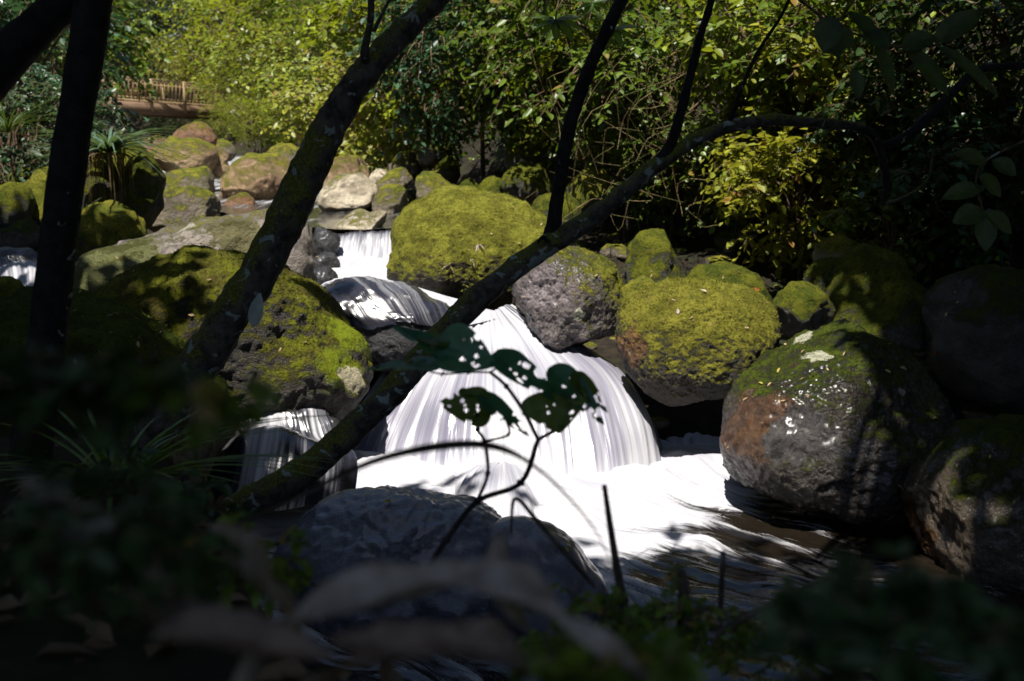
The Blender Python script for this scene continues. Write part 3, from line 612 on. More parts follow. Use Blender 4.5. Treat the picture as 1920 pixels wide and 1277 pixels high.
def bridge():
    a = P(120, 205, 42.9); b = P(600, 243, 54.6); a[2] = b[2] = 4.30
    Lg = float(np.linalg.norm(b - a)); br = thing('footbridge', 'brown wooden footbridge with baluster railings crossing the stream at the back', 'bridge', tuple((a + b) / 2))
    br.rotation_euler.z = math.atan2(b[1] - a[1], b[0] - a[0])
    def put(nm, me, x, y, z, m, par=br): return link(nm, me, m, par, False, (x, y, z))
    W = 1.3
    g = box_me('girder', Lg, .14, .52); r = box_me('handrail', Lg, .14, .06); r2 = box_me('bottom_rail', Lg, .05, .08); r3 = box_me('top_rail', Lg, .05, .09)
    post = box_me('post', .11, .10, 1.42); bal = box_me('baluster', .055, .03, .84); dk = box_me('deck_board', .14, 1.5, .045)
    for sgn in (-1, 1):
        put('girder', g, 0, sgn * W / 2, 0, M_beam)
        put('handrail', r, 0, sgn * (W / 2 + .03), 1.50, M_wood); put('bottom_rail', r2, 0, sgn * (W / 2 + .02), .66, M_wood); put('top_rail', r3, 0, sgn * (W / 2 + .02), 1.38, M_wood)
        n = int(Lg / 1.75)
        for i in range(n + 1): put('post', post, -Lg / 2 + .2 + i * 1.75, sgn * (W / 2 + .125), .13, M_wood)
        nb = int(Lg / .2) if sgn < 0 else int(Lg / .2)
        for i in range(nb): put('baluster', bal, -Lg / 2 + .25 + i * .2, sgn * (W / 2 + .065), .62, M_wood)
    for i in range(int(Lg / .15)): put('deck_board', dk, -Lg / 2 + .08 + i * .15, 0, .525, M_wood)
bridge()

# ------------------------------------------------------------------ trees and shrubs
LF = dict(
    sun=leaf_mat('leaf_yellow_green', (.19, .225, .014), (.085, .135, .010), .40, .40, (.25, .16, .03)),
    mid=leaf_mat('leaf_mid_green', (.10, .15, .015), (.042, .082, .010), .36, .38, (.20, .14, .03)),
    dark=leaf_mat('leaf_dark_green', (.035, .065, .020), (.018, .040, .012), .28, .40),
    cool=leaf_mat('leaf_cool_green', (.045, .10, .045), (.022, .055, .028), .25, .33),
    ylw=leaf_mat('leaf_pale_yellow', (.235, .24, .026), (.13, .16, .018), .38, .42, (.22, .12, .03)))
M_bark = bark_mat('grey_brown_bark', (.06, .045, .03), .45, .25)
M_twig = bark_mat('brown_twig', (.09, .06, .035), .2, .1)
def crown(seed, rx, rz, n, length, nl, L, W, droop=.35, kind='q', inner=.35, flat=0.0):
    g = np.random.default_rng(seed)
    # shoots gather in clumps so that the crown has light and dark masses
    nc = max(8, n // 16); cd = unit(g.normal(size=(nc, 3))); cr = g.uniform(inner, 1, nc) ** .6
    cc = cd * cr[:, None] * np.array([rx, rx, rz]) * (1 + .22 * perlin(cd * 1.7 + seed))[:, None]
    idx = g.integers(0, nc, n); o = cc[idx] + g.normal(0, 1, (n, 3)) * np.array([rx, rx, rz * .8]) * .15
    d = unit(unit(o) * np.array([1, 1, .6]) + g.normal(0, .55, (n, 3)))
    ln = length * g.uniform(.6, 1.25, n)
    p, al, nr, l, w, poly = sprays(o, d, ln, nl, L, W, droop, .38, g)
    lv = quad_leaf(p, al, nr, l, w) if kind == 'q' else leaf_mesh(p, al, nr, l, w)
    tw = thin_tubes(poly, .006 + L * .05, .002 + L * .012)
    # limbs from the trunk to the clumps
    k = min(nc, 26); e = cc[g.permutation(nc)[:k]]; s0 = np.array([0, 0, -rz * .75])
    t = np.linspace(0, 1, 7)[None, :, None]
    bend = np.stack([e[:, 0] * .35, e[:, 1] * .35, (e[:, 2] - s0[2]) * .75 + s0[2]], 1)
    lb = (1 - t) ** 2 * s0 + 2 * t * (1 - t) * bend[:, None] + t ** 2 * e[:, None] + g.normal(0, .03 * rx, (k, 7, 3)) * (t * (1 - t) * 4)
    lt = thin_tubes(lb, .022 * rx + .01, .006 * rx)
    return mesh_np('crown', *lv), mesh_np('twigs', *merge([tw, lt])), rz
CR = [crown(11, 3.0, 2.3, 1000, .8, 9, .20, .095, .3), crown(12, 2.8, 2.6, 950, .8, 8, .22, .11, .45), crown(13, 3.2, 2.0, 1000, .85, 10, .18, .075, .25),
      crown(14, 1.5, 1.2, 430, .55, 7, .15, .085, .3, 'h'), crown(15, 1.4, 1.1, 330, .5, 6, .18, .11, .25, 'h'), crown(16, 1.3, 1.2, 480, .45, 8, .125, .07, .45, 'h'),
      crown(17, 1.1, .9, 240, .42, 6, .12, .085, .2, 'h', .2)]
GROW = {}
def tree(label, px, py, y, var, scale, leaf, cat='tree', name='tree', rot=None, group=None, squash=1.0):
    cme, tme, rz = CR[var]; c = P(px, py, y); rz = rz * scale * squash
    bz = min(gz(c[0], y), c[2] - rz * .75)
    t = thing(name, label, cat, (c[0], y, bz), group)
    key = (var, leaf)
    if key not in GROW:
        m = cme.copy(); m.materials.clear(); m.materials.append(LF[leaf]); GROW[key] = m
    if not tme.materials: tme.materials.append(M_twig)
    rot = random.uniform(0, 6.28) if rot is None else rot
    for nm, me in (('crown', GROW[key]), ('branches', tme)):
        o = link(nm, me, None, t, False, (0, 0, c[2] - bz)); o['kind'] = 'stuff'; o.scale = (scale, scale, scale * squash); o.rotation_euler = (0, 0, rot)
    h = c[2] - rz * .68 - bz
    if h > .05:
        r = .045 * scale * (1.6 if var < 3 else .7)
        tube_obj('trunk', [(random.uniform(-.1, .1) * h, 0, -.3), (random.uniform(-.06, .06) * h, .0, h * .5), (0, 0, h)], [r * 1.4, r, r * .8], M_bark, t, sides=9, n=14, rough=.12, nscale=6)
    return t
G1, G2, G3 = 'trees beyond and beside the bridge', 'shrubs on the right bank', 'trees on the left bank'
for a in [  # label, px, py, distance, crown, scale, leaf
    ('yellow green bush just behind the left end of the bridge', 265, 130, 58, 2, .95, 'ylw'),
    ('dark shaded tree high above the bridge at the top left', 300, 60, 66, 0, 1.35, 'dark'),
    ('tree in shade above the right part of the bridge', 385, 80, 64, 1, 1.1, 'dark'),  # dark leaf colour puts the shade into this tree and the one above
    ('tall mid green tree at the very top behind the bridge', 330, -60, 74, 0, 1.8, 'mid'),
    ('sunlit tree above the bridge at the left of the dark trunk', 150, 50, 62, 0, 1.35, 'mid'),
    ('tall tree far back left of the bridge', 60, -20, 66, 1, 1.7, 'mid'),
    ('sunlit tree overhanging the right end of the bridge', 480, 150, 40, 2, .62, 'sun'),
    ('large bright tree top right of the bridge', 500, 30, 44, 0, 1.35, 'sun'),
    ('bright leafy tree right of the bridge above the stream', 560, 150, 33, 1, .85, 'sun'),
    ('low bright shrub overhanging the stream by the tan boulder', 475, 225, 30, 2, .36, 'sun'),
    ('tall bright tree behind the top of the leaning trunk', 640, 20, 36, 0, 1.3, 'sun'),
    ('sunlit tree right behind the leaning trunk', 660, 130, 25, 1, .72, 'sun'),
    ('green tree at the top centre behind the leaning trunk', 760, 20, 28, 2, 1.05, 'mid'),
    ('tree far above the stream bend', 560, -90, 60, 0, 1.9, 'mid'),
    ('low green shrub in the gap under the bridge', 330, 228, 57, 2, .42, 'dark'),  # dark leaves stand for growth and for the shade below the bridge
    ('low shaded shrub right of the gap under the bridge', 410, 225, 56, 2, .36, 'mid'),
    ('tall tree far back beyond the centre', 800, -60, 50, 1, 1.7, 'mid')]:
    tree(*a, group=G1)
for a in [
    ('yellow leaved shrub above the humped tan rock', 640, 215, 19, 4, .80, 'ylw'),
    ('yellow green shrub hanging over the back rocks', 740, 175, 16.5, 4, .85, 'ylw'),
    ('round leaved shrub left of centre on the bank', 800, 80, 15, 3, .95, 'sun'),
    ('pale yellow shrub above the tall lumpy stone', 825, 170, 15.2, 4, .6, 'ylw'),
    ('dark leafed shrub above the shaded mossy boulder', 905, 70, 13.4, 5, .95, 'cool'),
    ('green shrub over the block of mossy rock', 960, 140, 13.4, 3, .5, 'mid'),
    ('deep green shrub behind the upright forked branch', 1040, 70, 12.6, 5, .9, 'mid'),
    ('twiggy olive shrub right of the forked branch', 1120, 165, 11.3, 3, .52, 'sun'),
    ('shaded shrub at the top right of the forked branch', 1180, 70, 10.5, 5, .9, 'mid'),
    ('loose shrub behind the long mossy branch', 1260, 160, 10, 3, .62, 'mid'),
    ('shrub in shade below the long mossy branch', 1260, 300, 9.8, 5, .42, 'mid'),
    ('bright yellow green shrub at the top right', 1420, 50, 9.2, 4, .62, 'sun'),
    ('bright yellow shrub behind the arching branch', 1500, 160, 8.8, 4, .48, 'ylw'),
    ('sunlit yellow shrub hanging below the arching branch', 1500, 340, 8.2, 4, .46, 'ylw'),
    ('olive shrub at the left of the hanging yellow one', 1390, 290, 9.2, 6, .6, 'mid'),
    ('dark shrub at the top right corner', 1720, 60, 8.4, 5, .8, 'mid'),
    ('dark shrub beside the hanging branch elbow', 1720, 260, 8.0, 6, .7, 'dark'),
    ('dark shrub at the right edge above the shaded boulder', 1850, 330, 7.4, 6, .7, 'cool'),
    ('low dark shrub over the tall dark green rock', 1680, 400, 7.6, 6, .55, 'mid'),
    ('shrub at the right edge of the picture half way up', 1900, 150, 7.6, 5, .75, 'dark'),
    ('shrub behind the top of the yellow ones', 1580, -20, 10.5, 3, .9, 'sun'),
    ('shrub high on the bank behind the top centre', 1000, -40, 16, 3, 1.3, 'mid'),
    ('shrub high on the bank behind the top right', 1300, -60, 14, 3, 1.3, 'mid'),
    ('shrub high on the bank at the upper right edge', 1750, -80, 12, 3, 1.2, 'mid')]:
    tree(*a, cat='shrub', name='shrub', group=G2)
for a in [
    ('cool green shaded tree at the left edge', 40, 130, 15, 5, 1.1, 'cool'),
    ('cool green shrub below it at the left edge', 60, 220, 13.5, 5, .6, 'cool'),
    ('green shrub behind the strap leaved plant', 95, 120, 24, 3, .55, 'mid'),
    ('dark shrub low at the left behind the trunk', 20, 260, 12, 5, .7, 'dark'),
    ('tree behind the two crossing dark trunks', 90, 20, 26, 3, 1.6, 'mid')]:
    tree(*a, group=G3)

def ground_cover():
    g = np.random.default_rng(6); n = 2600; y = g.uniform(5.5, 34, n); rt = g.uniform(0, 1, n) < .5
    x = np.where(rt, xr(y) + g.uniform(-.3, 5, n), xl(y) - g.uniform(-.4, 5.5, n)); o = np.stack([x, y, ground(x, y) + .02], 1)
    d = unit(np.stack([g.normal(0, .6, n), g.normal(0, .6, n), g.uniform(.3, 1, n)], 1)); p, al, nr, l, w, poly = sprays(o, d, g.uniform(.3, .7, n), 9, .10, .05, .55, .3, g)
    q = link('ground_cover', mesh_np('ground_cover', *quad_leaf(p, al, nr, l, w)), LF['mid'], None, False); q['kind'] = 'stuff'; q['label'] = 'low ferny growth covering the banks'; q['category'] = 'undergrowth'
ground_cover()
# moss and litter clings to the near bank
def bank_litter():
    g = np.random.default_rng(9); n = 900; x = g.uniform(-1.6, 1.3, n); y = g.uniform(.35, 2.4, n); ok = ground(x, y) > .55; x, y = x[ok], y[ok]; n = len(x)
    o = np.stack([x, y, ground(x, y) + .008], 1); al = unit(g.normal(size=(n, 3)) * [1, 1, .25]); nr = unit(np.array([0, 0, 1.]) + g.normal(0, .45, (n, 3)))
    q = link('leaf_litter', mesh_np('leaf_litter', *leaf_mesh(o, al, nr, g.uniform(.03, .075, n), g.uniform(.014, .032, n), .5, .3)), leaf_mat('litter', (.13, .09, .055), (.05, .035, .02), .1, .7), None, False)
    q['kind'] = 'stuff'; q['label'] = 'brown leaf litter on the near bank'; q['category'] = 'leaf litter'
bank_litter()

def tangle():
    g = np.random.default_rng(12); T_ = []
    for i in range(60):
        px = g.uniform(1040, 1360); py = g.uniform(180, 430); y = g.uniform(8.3, 9.6); a = P(px, py, y); e = a + np.array([g.normal(0, .35), g.normal(0, .2), g.uniform(.1, .9)])
        m1 = a + (e - a) * .33 + g.normal(0, .14, 3); m2 = a + (e - a) * .66 + g.normal(0, .16, 3); T_.append(catmull([a, m1, m2, e], 12))
    V, F = thin_tubes(np.array(T_), .005, .002); q = link('vine_tangle', mesh_np('vine_tangle', V, F), bark_mat('pale_vine', (.10, .075, .03), .3, .0)); q['kind'] = 'stuff'; q['label'] = 'tangle of thin bare vines under the shrubs'; q['category'] = 'vines'
tangle()

# ------------------------------------------------------------------ near trees: leaning trunks, with unseen crowns added overhead to shade the near bank
M_trunk = bark_mat('mossy_lichened_bark', (.06, .05, .04), .68, .66, (.14, .145, .02))
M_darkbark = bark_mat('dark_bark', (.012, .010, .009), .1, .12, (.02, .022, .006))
def trunk_obj(name, pix, mat, parent, off, sides=22, n=None, rough=.15, ns=17):
    """pix: (px, py, distance, width in px)"""
    pts = [P(a, b, y) - off for a, b, y, w in pix]; rad = [w * (.83 if name == 'trunk' and mat is M_trunk else 1) / 2 / FPX * y for a, b, y, w in pix]
    return tube_obj(name, pts, rad, mat, parent, sides=sides, n=n or len(pix) * 14, rough=rough, nscale=ns)
def near_tree(label, base): return thing('leaning_tree', label, 'tree', tuple(base))

bA = P(215, 900, 2.3); tA = near_tree('mossy leaning tree trunk curving up to the top centre', bA)
trunk_obj('trunk', [(190, 950, 2.3, 115), (265, 840, 2.3, 112), (355, 715, 2.32, 96), (420, 610, 2.35, 90), (490, 500, 2.4, 84), (555, 375, 2.45, 82), (620, 235, 2.5, 74), (690, 130, 2.55, 66), (765, 50, 2.6, 52), (850, -40, 2.65, 48), (930, -200, 2.7, 44), (980, -480, 2.7, 40), (960, -900, 2.6, 34)], M_trunk, tA, bA, 28, 190)
trunk_obj('branch', [(688, 128, 2.54, 20), (684, 95, 2.5, 15), (694, 40, 2.48, 13), (697, -20, 2.46, 12), (705, -160, 2.4, 8)], M_trunk, tA, bA, 10)
trunk_obj('branch', [(700, 60, 2.6, 7), (735, -10, 2.6, 6), (790, -110, 2.6, 4)], M_trunk, tA, bA, 8)
# a dead leaf stuck to the trunk
bB = P(440, 965, 2.4); tB = near_tree('mossy tree limb reaching from the lower left to the arch at right', bB)
trunk_obj('trunk', [(395, 985, 2.4, 80), (455, 950, 2.4, 78), (540, 905, 2.42, 72), (640, 825, 2.46, 68), (735, 735, 2.5, 62), (800, 660, 2.54, 60), (880, 575, 2.58, 56), (970, 500, 2.62, 52), (1060, 440, 2.66, 46), (1140, 385, 2.7, 42), (1230, 310, 2.74, 38), (1330, 250, 2.78, 30), (1440, 226, 2.82, 26), (1540, 232, 2.84, 24), (1620, 238, 2.86, 19)], M_trunk, tB, bB, 24, 200)
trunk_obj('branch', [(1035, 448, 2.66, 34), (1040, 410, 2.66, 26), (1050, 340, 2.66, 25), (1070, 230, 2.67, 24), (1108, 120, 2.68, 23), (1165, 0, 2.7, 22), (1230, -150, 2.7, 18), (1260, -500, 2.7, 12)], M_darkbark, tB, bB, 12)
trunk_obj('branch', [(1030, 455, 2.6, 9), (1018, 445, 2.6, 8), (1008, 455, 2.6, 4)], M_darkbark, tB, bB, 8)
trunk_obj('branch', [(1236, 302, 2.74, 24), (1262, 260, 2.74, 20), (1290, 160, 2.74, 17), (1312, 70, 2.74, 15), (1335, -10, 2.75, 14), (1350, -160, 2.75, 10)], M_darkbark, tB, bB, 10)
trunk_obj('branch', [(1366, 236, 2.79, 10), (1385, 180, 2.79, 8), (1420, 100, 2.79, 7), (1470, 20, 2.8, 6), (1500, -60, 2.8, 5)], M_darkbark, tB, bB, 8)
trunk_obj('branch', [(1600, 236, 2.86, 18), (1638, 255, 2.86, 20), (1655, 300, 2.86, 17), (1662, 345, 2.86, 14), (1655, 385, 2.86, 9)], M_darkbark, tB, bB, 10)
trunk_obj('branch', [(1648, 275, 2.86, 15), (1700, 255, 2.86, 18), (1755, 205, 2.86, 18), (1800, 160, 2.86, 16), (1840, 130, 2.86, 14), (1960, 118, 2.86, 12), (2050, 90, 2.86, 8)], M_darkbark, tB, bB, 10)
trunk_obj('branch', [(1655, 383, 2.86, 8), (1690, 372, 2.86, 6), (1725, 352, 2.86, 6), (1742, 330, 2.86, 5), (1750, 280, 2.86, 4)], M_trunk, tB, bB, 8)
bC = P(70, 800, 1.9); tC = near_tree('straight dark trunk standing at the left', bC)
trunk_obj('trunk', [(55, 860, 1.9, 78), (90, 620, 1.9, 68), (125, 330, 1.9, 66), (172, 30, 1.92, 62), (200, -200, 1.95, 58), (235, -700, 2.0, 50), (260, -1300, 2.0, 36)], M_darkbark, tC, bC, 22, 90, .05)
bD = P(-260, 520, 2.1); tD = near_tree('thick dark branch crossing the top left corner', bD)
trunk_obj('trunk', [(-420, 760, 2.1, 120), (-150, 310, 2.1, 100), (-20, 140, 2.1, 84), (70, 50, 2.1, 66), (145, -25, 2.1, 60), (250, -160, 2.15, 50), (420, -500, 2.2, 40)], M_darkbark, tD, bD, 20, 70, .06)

# unseen crowns: leaf clumps added to shade the bank, gaps cut where sun lands
LIT = [(930, 640, 5.9, .55), (1050, 720, 5.6, .60), (1150, 850, 5.3, .60), (1000, 900, 5.0, .55), (800, 800, 5.4, .5), (1230, 960, 4.8, .60), (1180, 1040, 4.4, .5), (1400, 960, 4.6, .35),
       (670, 480, 8.2, .75), (720, 560, 6.6, .5), (870, 420, 7.3, .70), (820, 480, 7.0, .35), (950, 430, 7.3, .5), (1060, 510, 6.1, .36), (1250, 585, 5.5, .42), (1330, 560, 5.6, .35), (1440, 800, 4.3, .22), (1520, 640, 4.5, .10), (1600, 800, 4.35, .05), (450, 520, 5.3, .22), (570, 590, 5.2, .2), (380, 560, 5.2, .12), (520, 660, 5.0, .12), (1640, 200, 8.2, .45), (1700, 330, 7.8, .35), (1820, 340, 7.4, .25), (1760, 120, 8.2, .3), (1640, 500, 6.1, .12), (1590, 560, 6.1, .08),
       (1800, 900, 3.8, .26), (1760, 980, 3.7, .2), (655, 640, 5.1, .20), (430, 425, 6.7, .6), (330, 440, 6.7, .45), (560, 420, 6.7, .4), (240, 465, 6.7, .3), (300, 490, 5.4, .14), (1480, 140, 8.7, .7), (1520, 320, 8.1, .65), (1450, 40, 9.1, .8), (1430, 230, 9, .4),
       (470, 760, 4.8, .28), (560, 780, 4.8, .25), (1100, 210, 11, .6), (1000, 330, 10.5, .5), (1110, 330, 10, .45), (880, 280, 12, 1.2), (950, 180, 12, .6), (1240, 110, 10, .4), (200, 400, 8.5, .3), (60, 340, 9.5, .5), (350, 360, 10.5, .9),
       (40, 500, 6.9, .3), (870, 100, 12, .8), (1640, 60, 8.5, .4), (1280, 220, 10, .35), (720, 990, 3.5, .0)]
LITP = np.array([P(a, b, y) for a, b, y, r in LIT]); LITR = np.array([l[3] for l in LIT])
def canopy():
    g = np.random.default_rng(21); s = np.array(SUN); n = 34000
    c = np.stack([g.uniform(-11, 7, n), g.uniform(-8, 8.5, n), g.uniform(4.6, 8.2, n)], 1)
    # out of the picture: well above the top edge of the frame
    ok = (c[:, 1] < 0) | (c[:, 2] - .6 > CAMZ + .205 * c[:, 1])
    d = c[:, None] - LITP[None]; along = d @ s; per = np.linalg.norm(d - along[..., None] * s, axis=2)
    ok &= ~((per < LITR + .26) & (along > 0)).any(1)
    # where its shadow lands; nothing needed beyond the near part of the gorge
    t = (c[:, 2] - 1.0) / s[2]; land = c - s * t[:, None]
    ok &= (land[:, 1] < 8.8 - .25 * np.maximum(land[:, 0], 0)) & (land[:, 1] > .2) & (land[:, 0] < 6.5) & (land[:, 0] > -6)
    ok &= ~((c[:, 1] > 2.6) & (c[:, 0] > -1.5) & (c[:, 0] < 1.3)) & ~((c[:, 1] > 5.0) & (c[:, 0] > -3.6) & (c[:, 0] < 1.3))          # clumps left out over the stream so sky light comes in
    sel = np.where(ok)[0]; lx = land[sel, 0]; sel = np.concatenate([sel[:4200], sel[4200:][lx[4200:] > 1.1][:1500]])
    c = c[sel]; m = len(c); nl = 18
    p = np.repeat(c, nl, 0) + g.normal(0, .17, (m * nl, 3)) * [1.2, 1.2, .7]
    al = unit(g.normal(size=(m * nl, 3)) * [1, 1, .4]); nr = unit(np.array(SUN) * .9 + g.normal(0, .45, (m * nl, 3)))
    own = np.repeat((np.abs(c[:, 0][:, None] - np.array([-2.2, 1.2, -5.2, -8.0])[None])).argmin(1), nl)
    for i, (t_, ) in enumerate(((tA,), (tB,), (tC,), (tD,))):
        k_ = own == i
        if not k_.any(): continue
        V, F = quad_leaf(p[k_] - np.array(t_.location), al[k_], nr[k_], g.uniform(.20, .32, k_.sum()), g.uniform(.10, .16, k_.sum()))
        link('crown', mesh_np('crown', V, F), LF['mid'], t_, False)
        cc = c[np.repeat(own, 1)[::nl] == i][::14]; top = np.array(t_.location) * 0
        st = np.array({0: P(960, -900, 2.6), 1: P(1260, -500, 2.7), 2: P(260, -1300, 2.0), 3: P(420, -500, 2.2)}[i])
        e = cc; tt = np.linspace(0, 1, 8)[None, :, None]; midp = np.stack([st[0] + (e[:, 0] - st[0]) * .4, st[1] + (e[:, 1] - st[1]) * .4, e[:, 2] * .85 + st[2] * .15], 1)
        lb = (1 - tt) ** 2 * st + 2 * tt * (1 - tt) * midp[:, None] + tt ** 2 * e[:, None]
        dd = lb[:, :, None] - LITP[None, None]; aa = dd @ s; pp = np.linalg.norm(dd - aa[..., None] * s, axis=3)
        lb = lb[~((pp < LITR + .05) & (aa > 0)).any((1, 2))]
        if not len(lb): continue
        V, F = thin_tubes(lb - np.array(t_.location), .016, .004); link('limbs', mesh_np('limbs', V, F), M_darkbark, t_)['kind'] = 'stuff'
canopy()

# ------------------------------------------------------------------ big leaves hanging at the upper right and top
def blade(L, W, n=9, m=5, droop=.25, fold=.18, wav=.0, shape='oval', g=rng):
    s = np.linspace(0, 1, n); t = np.linspace(-1, 1, m)
    w = {'oval': np.sin(np.pi * np.clip(s, .0, 1) ** .85) ** .8, 'lance': np.sin(np.pi * s ** .7) ** .9, 'strap': np.minimum(1, s * 12) * np.minimum(1, (1 - s) * 2.2) ** .8 * .9 + .06}[shape]
    X = s[:, None] * L + 0 * t; Y = t[None] * w[:, None] * W / 2; Z = -droop * L * s[:, None] ** 2 + fold * np.abs(Y) + wav * np.sin(s[:, None] * 9 + t * 2) * W
    V = np.stack([X, Y + 0 * X, Z], -1).reshape(-1, 3); i, j = np.meshgrid(np.arange(n - 1), np.arange(m - 1), indexing='ij')
    return V, np.stack([i * m + j, (i + 1) * m + j, (i + 1) * m + j + 1, i * m + j + 1], -1).reshape(-1, 4)
def frame(along, nrm):
    a = unit(np.asarray(along, float)); s = unit(np.cross(np.asarray(nrm, float), a)); n = np.cross(a, s); return np.stack([a, s, n], 1)
def veined(name, a, b, trans=.3, rough=.35):
    k = N(name); uvp = k.n('NewGeometry').outputs['Position']
    col = k.mix(k.step(k.noise(uvp, 40, 4, .6), .35, .65), a, b)
    k.fin(col, rough, k.bump(k.noise(uvp, 90, 3), .4, .004), .5)
    tr = k.n('BsdfTranslucent'); tr.inputs[0].default_value = (a[0] * 1.6, a[1] * 1.5, a[2] * .7, 1)
    ms = k.n('MixShader'); ms.inputs[0].default_value = trans
    k.t.links.new(k.b.outputs[0], ms.inputs[1]); k.t.links.new(tr.outputs[0], ms.inputs[2]); k.t.links.new(ms.outputs[0], k.out.inputs['Surface'])
    return k.m
M_bigleaf = veined('large_green_leaf', (.036, .064, .012), (.014, .030, .007), .3, .6)
def hanging_sprig(label, stem, leaves, mat, name='leafy_branch', shape='oval', wpx=5):
    b = P(*stem[0][:3]); t = thing(name, label, 'branch', tuple(b))
    trunk_obj('twig', [(a, c, y, wpx * (1 - .5 * i / len(stem))) for i, (a, c, y) in enumerate(stem)], M_twig, t, b, 7, len(stem) * 5, .05)
    for (bx, by, tx, ty, y, wd, tilt) in leaves:
        p0 = P(bx, by, y); p1 = P(tx, ty, y - .02 + tilt * .08); L = np.linalg.norm(p1 - p0); W = wd / FPX * y
        V, F = blade(L, W, 10, 5, .12, .25, .01, shape); n = np.array([tilt * .6, -.75, .6])
        V = V @ frame(p1 - p0 + np.array([0, 0, .1 * L]), n).T + p0 - b
        link('leaf', mesh_np('leaf', V, F), mat, t)
    return t
hanging_sprig('dark branch of long hanging leaves at the upper right', [(1475, -20, 2.5), (1560, 45, 2.48), (1640, 75, 2.45), (1700, 90, 2.45), (1760, 85, 2.45)],
    [(1545, 35, 1575, 110, 2.5, 42, 0), (1590, 60, 1545, 100, 2.45, 50, .3), (1620, 60, 1665, 92, 2.45, 40, -.3), (1640, 75, 1680, 180, 2.45, 34, .2), (1690, 90, 1760, 70, 2.45, 46, 0), (1700, 90, 1780, 180, 2.45, 40, -.2), (1755, 85, 1880, 185, 2.4, 34, .1), (1750, 80, 1850, 20, 2.45, 48, .2), (1640, 70, 1590, 20, 2.45, 44, .4)], M_bigleaf)
hanging_sprig('small leafy branch at the right edge with broad green leaves', [(1930, 260, 2.6), (1850, 300, 2.6), (1830, 340, 2.6), (1845, 400, 2.6)],
    [(1850, 305, 1790, 290, 2.6, 40, 0), (1835, 330, 1880, 370, 2.6, 44, .2), (1840, 350, 1770, 375, 2.6, 38, .1), (1845, 395, 1790, 420, 2.6, 46, 0), (1850, 400, 1900, 440, 2.6, 44, .2), (1845, 405, 1850, 470, 2.6, 40, -.2), (1860, 300, 1905, 330, 2.6, 40, -.1)], M_bigleaf)
hanging_sprig('pair of dark oval leaves hanging against the bright shrub', [(1620, -30, 2.3), (1580, 30, 2.3), (1550, 60, 2.3)],
    [(1560, 30, 1545, 95, 2.3, 52, 0), (1570, 55, 1600, 90, 2.3, 40, .2), (1600, 130, 1612, 185, 2.3, 30, .1)], M_bigleaf)
M_five = veined('five_finger_leaf', (.085, .15, .03), (.05, .10, .02), .45)
for lab, cx, cy, r, n in (('five fingered green leaf at the top centre', 1042, 38, 52, 7), ('five fingered green leaf right of the upright branch', 1150, 55, 46, 6), ('five fingered leaf at the top edge', 1110, 5, 40, 6)):
    t = thing('palmate_leaf', lab, 'leaf', tuple(P(cx, cy, 3.4)), 'palmate leaves at the top centre')
    trunk_obj('stalk', [(cx, cy, 3.4, 3), (cx + 4, cy - 30, 3.45, 3), (cx + 20, cy - 90, 3.5, 4)], M_twig, t, P(cx, cy, 3.4), 6, 8, 0)
    for i in range(n):
        an = math.radians(-100 + 200 * i / (n - 1)); L = r / FPX * 3.4 * random.uniform(.85, 1.1)
        V, F = blade(L, L * .36, 8, 5, .1, .3, .02, 'lance'); d = np.array([math.sin(an), -.35, -math.cos(an) * .75])
        link('leaflet', mesh_np('leaflet', V @ frame(d, (-.1, -.6, .8)).T, F), M_five, t)

# ------------------------------------------------------------------ strap leaved plant on its boulder, sedges
M_strap = veined('strap_leaf', (.10, .16, .10), (.05, .09, .05), .2, .28)
M_dead = veined('dead_strap', (.20, .12, .05), (.11, .07, .03), .15, .7)
def tuft(label, base, n, nd, L, W, mat, name='strap_leaved_plant', seed=0, up=.9, droop=.75):
    g = np.random.default_rng(seed); t = thing(name, label, 'plant', tuple(base))
    for i in range(n + nd):
        dead = i >= n; a = g.uniform(0, 2 * math.pi); u = g.uniform(.25, up) if not dead else -.1
        l = L * g.uniform(.6, 1.1); d = np.array([math.cos(a), math.sin(a), u * 1.6 if not dead else .25])
        V, F = blade(l, W * (1 if not dead else .6), 12, 3, droop * g.uniform(.5, 1.25) if not dead else 1.5, .5, 0, 'strap')
        V = V @ frame(d, (0, 0, 1) if abs(u) < 3 else (1, 0, 0)).T
        if dead:   # hangs down the face of the stone
            s = np.clip(np.hypot(V[:, 0], V[:, 1]), 0, .16 * L / .6) / (np.hypot(V[:, 0], V[:, 1]) + 1e-6); V[:, :2] *= s[:, None]
        link('dead_leaf' if dead else 'leaf', mesh_np('leaf', V, F), M_dead if dead else mat, t)
    return t
tuft('tuft of glossy strap leaves with dead ones hanging on the dark boulder', P(205, 288, 8.95), 72, 46, .72, .026, M_strap, seed=3, up=1.0, droop=1.0)
M_sedge = veined('sedge_leaf', (.05, .085, .02), (.03, .05, .012), .25, .45)
tuft('dark sedge tuft at the left frame edge below the cool green trees', P(15, 250, 9.8), 40, 8, .75, .014, M_sedge, 'sedge_tuft', 5, 1.0, .7)
tuft('thin bright grass tuft under the mossy limb at the lower left', P(215, 930, 1.75), 60, 0, .38, .0085, veined('grass_blade', (.13, .22, .03), (.06, .12, .016), .35, .4), 'grass_tuft', 6, .9, .7)
tuft('small dry grass on the shaded boulder below the shrubs', P(955, 262, 11.6), 22, 0, .35, .010, M_sedge, 'grass_tuft', 8, 1, .8)

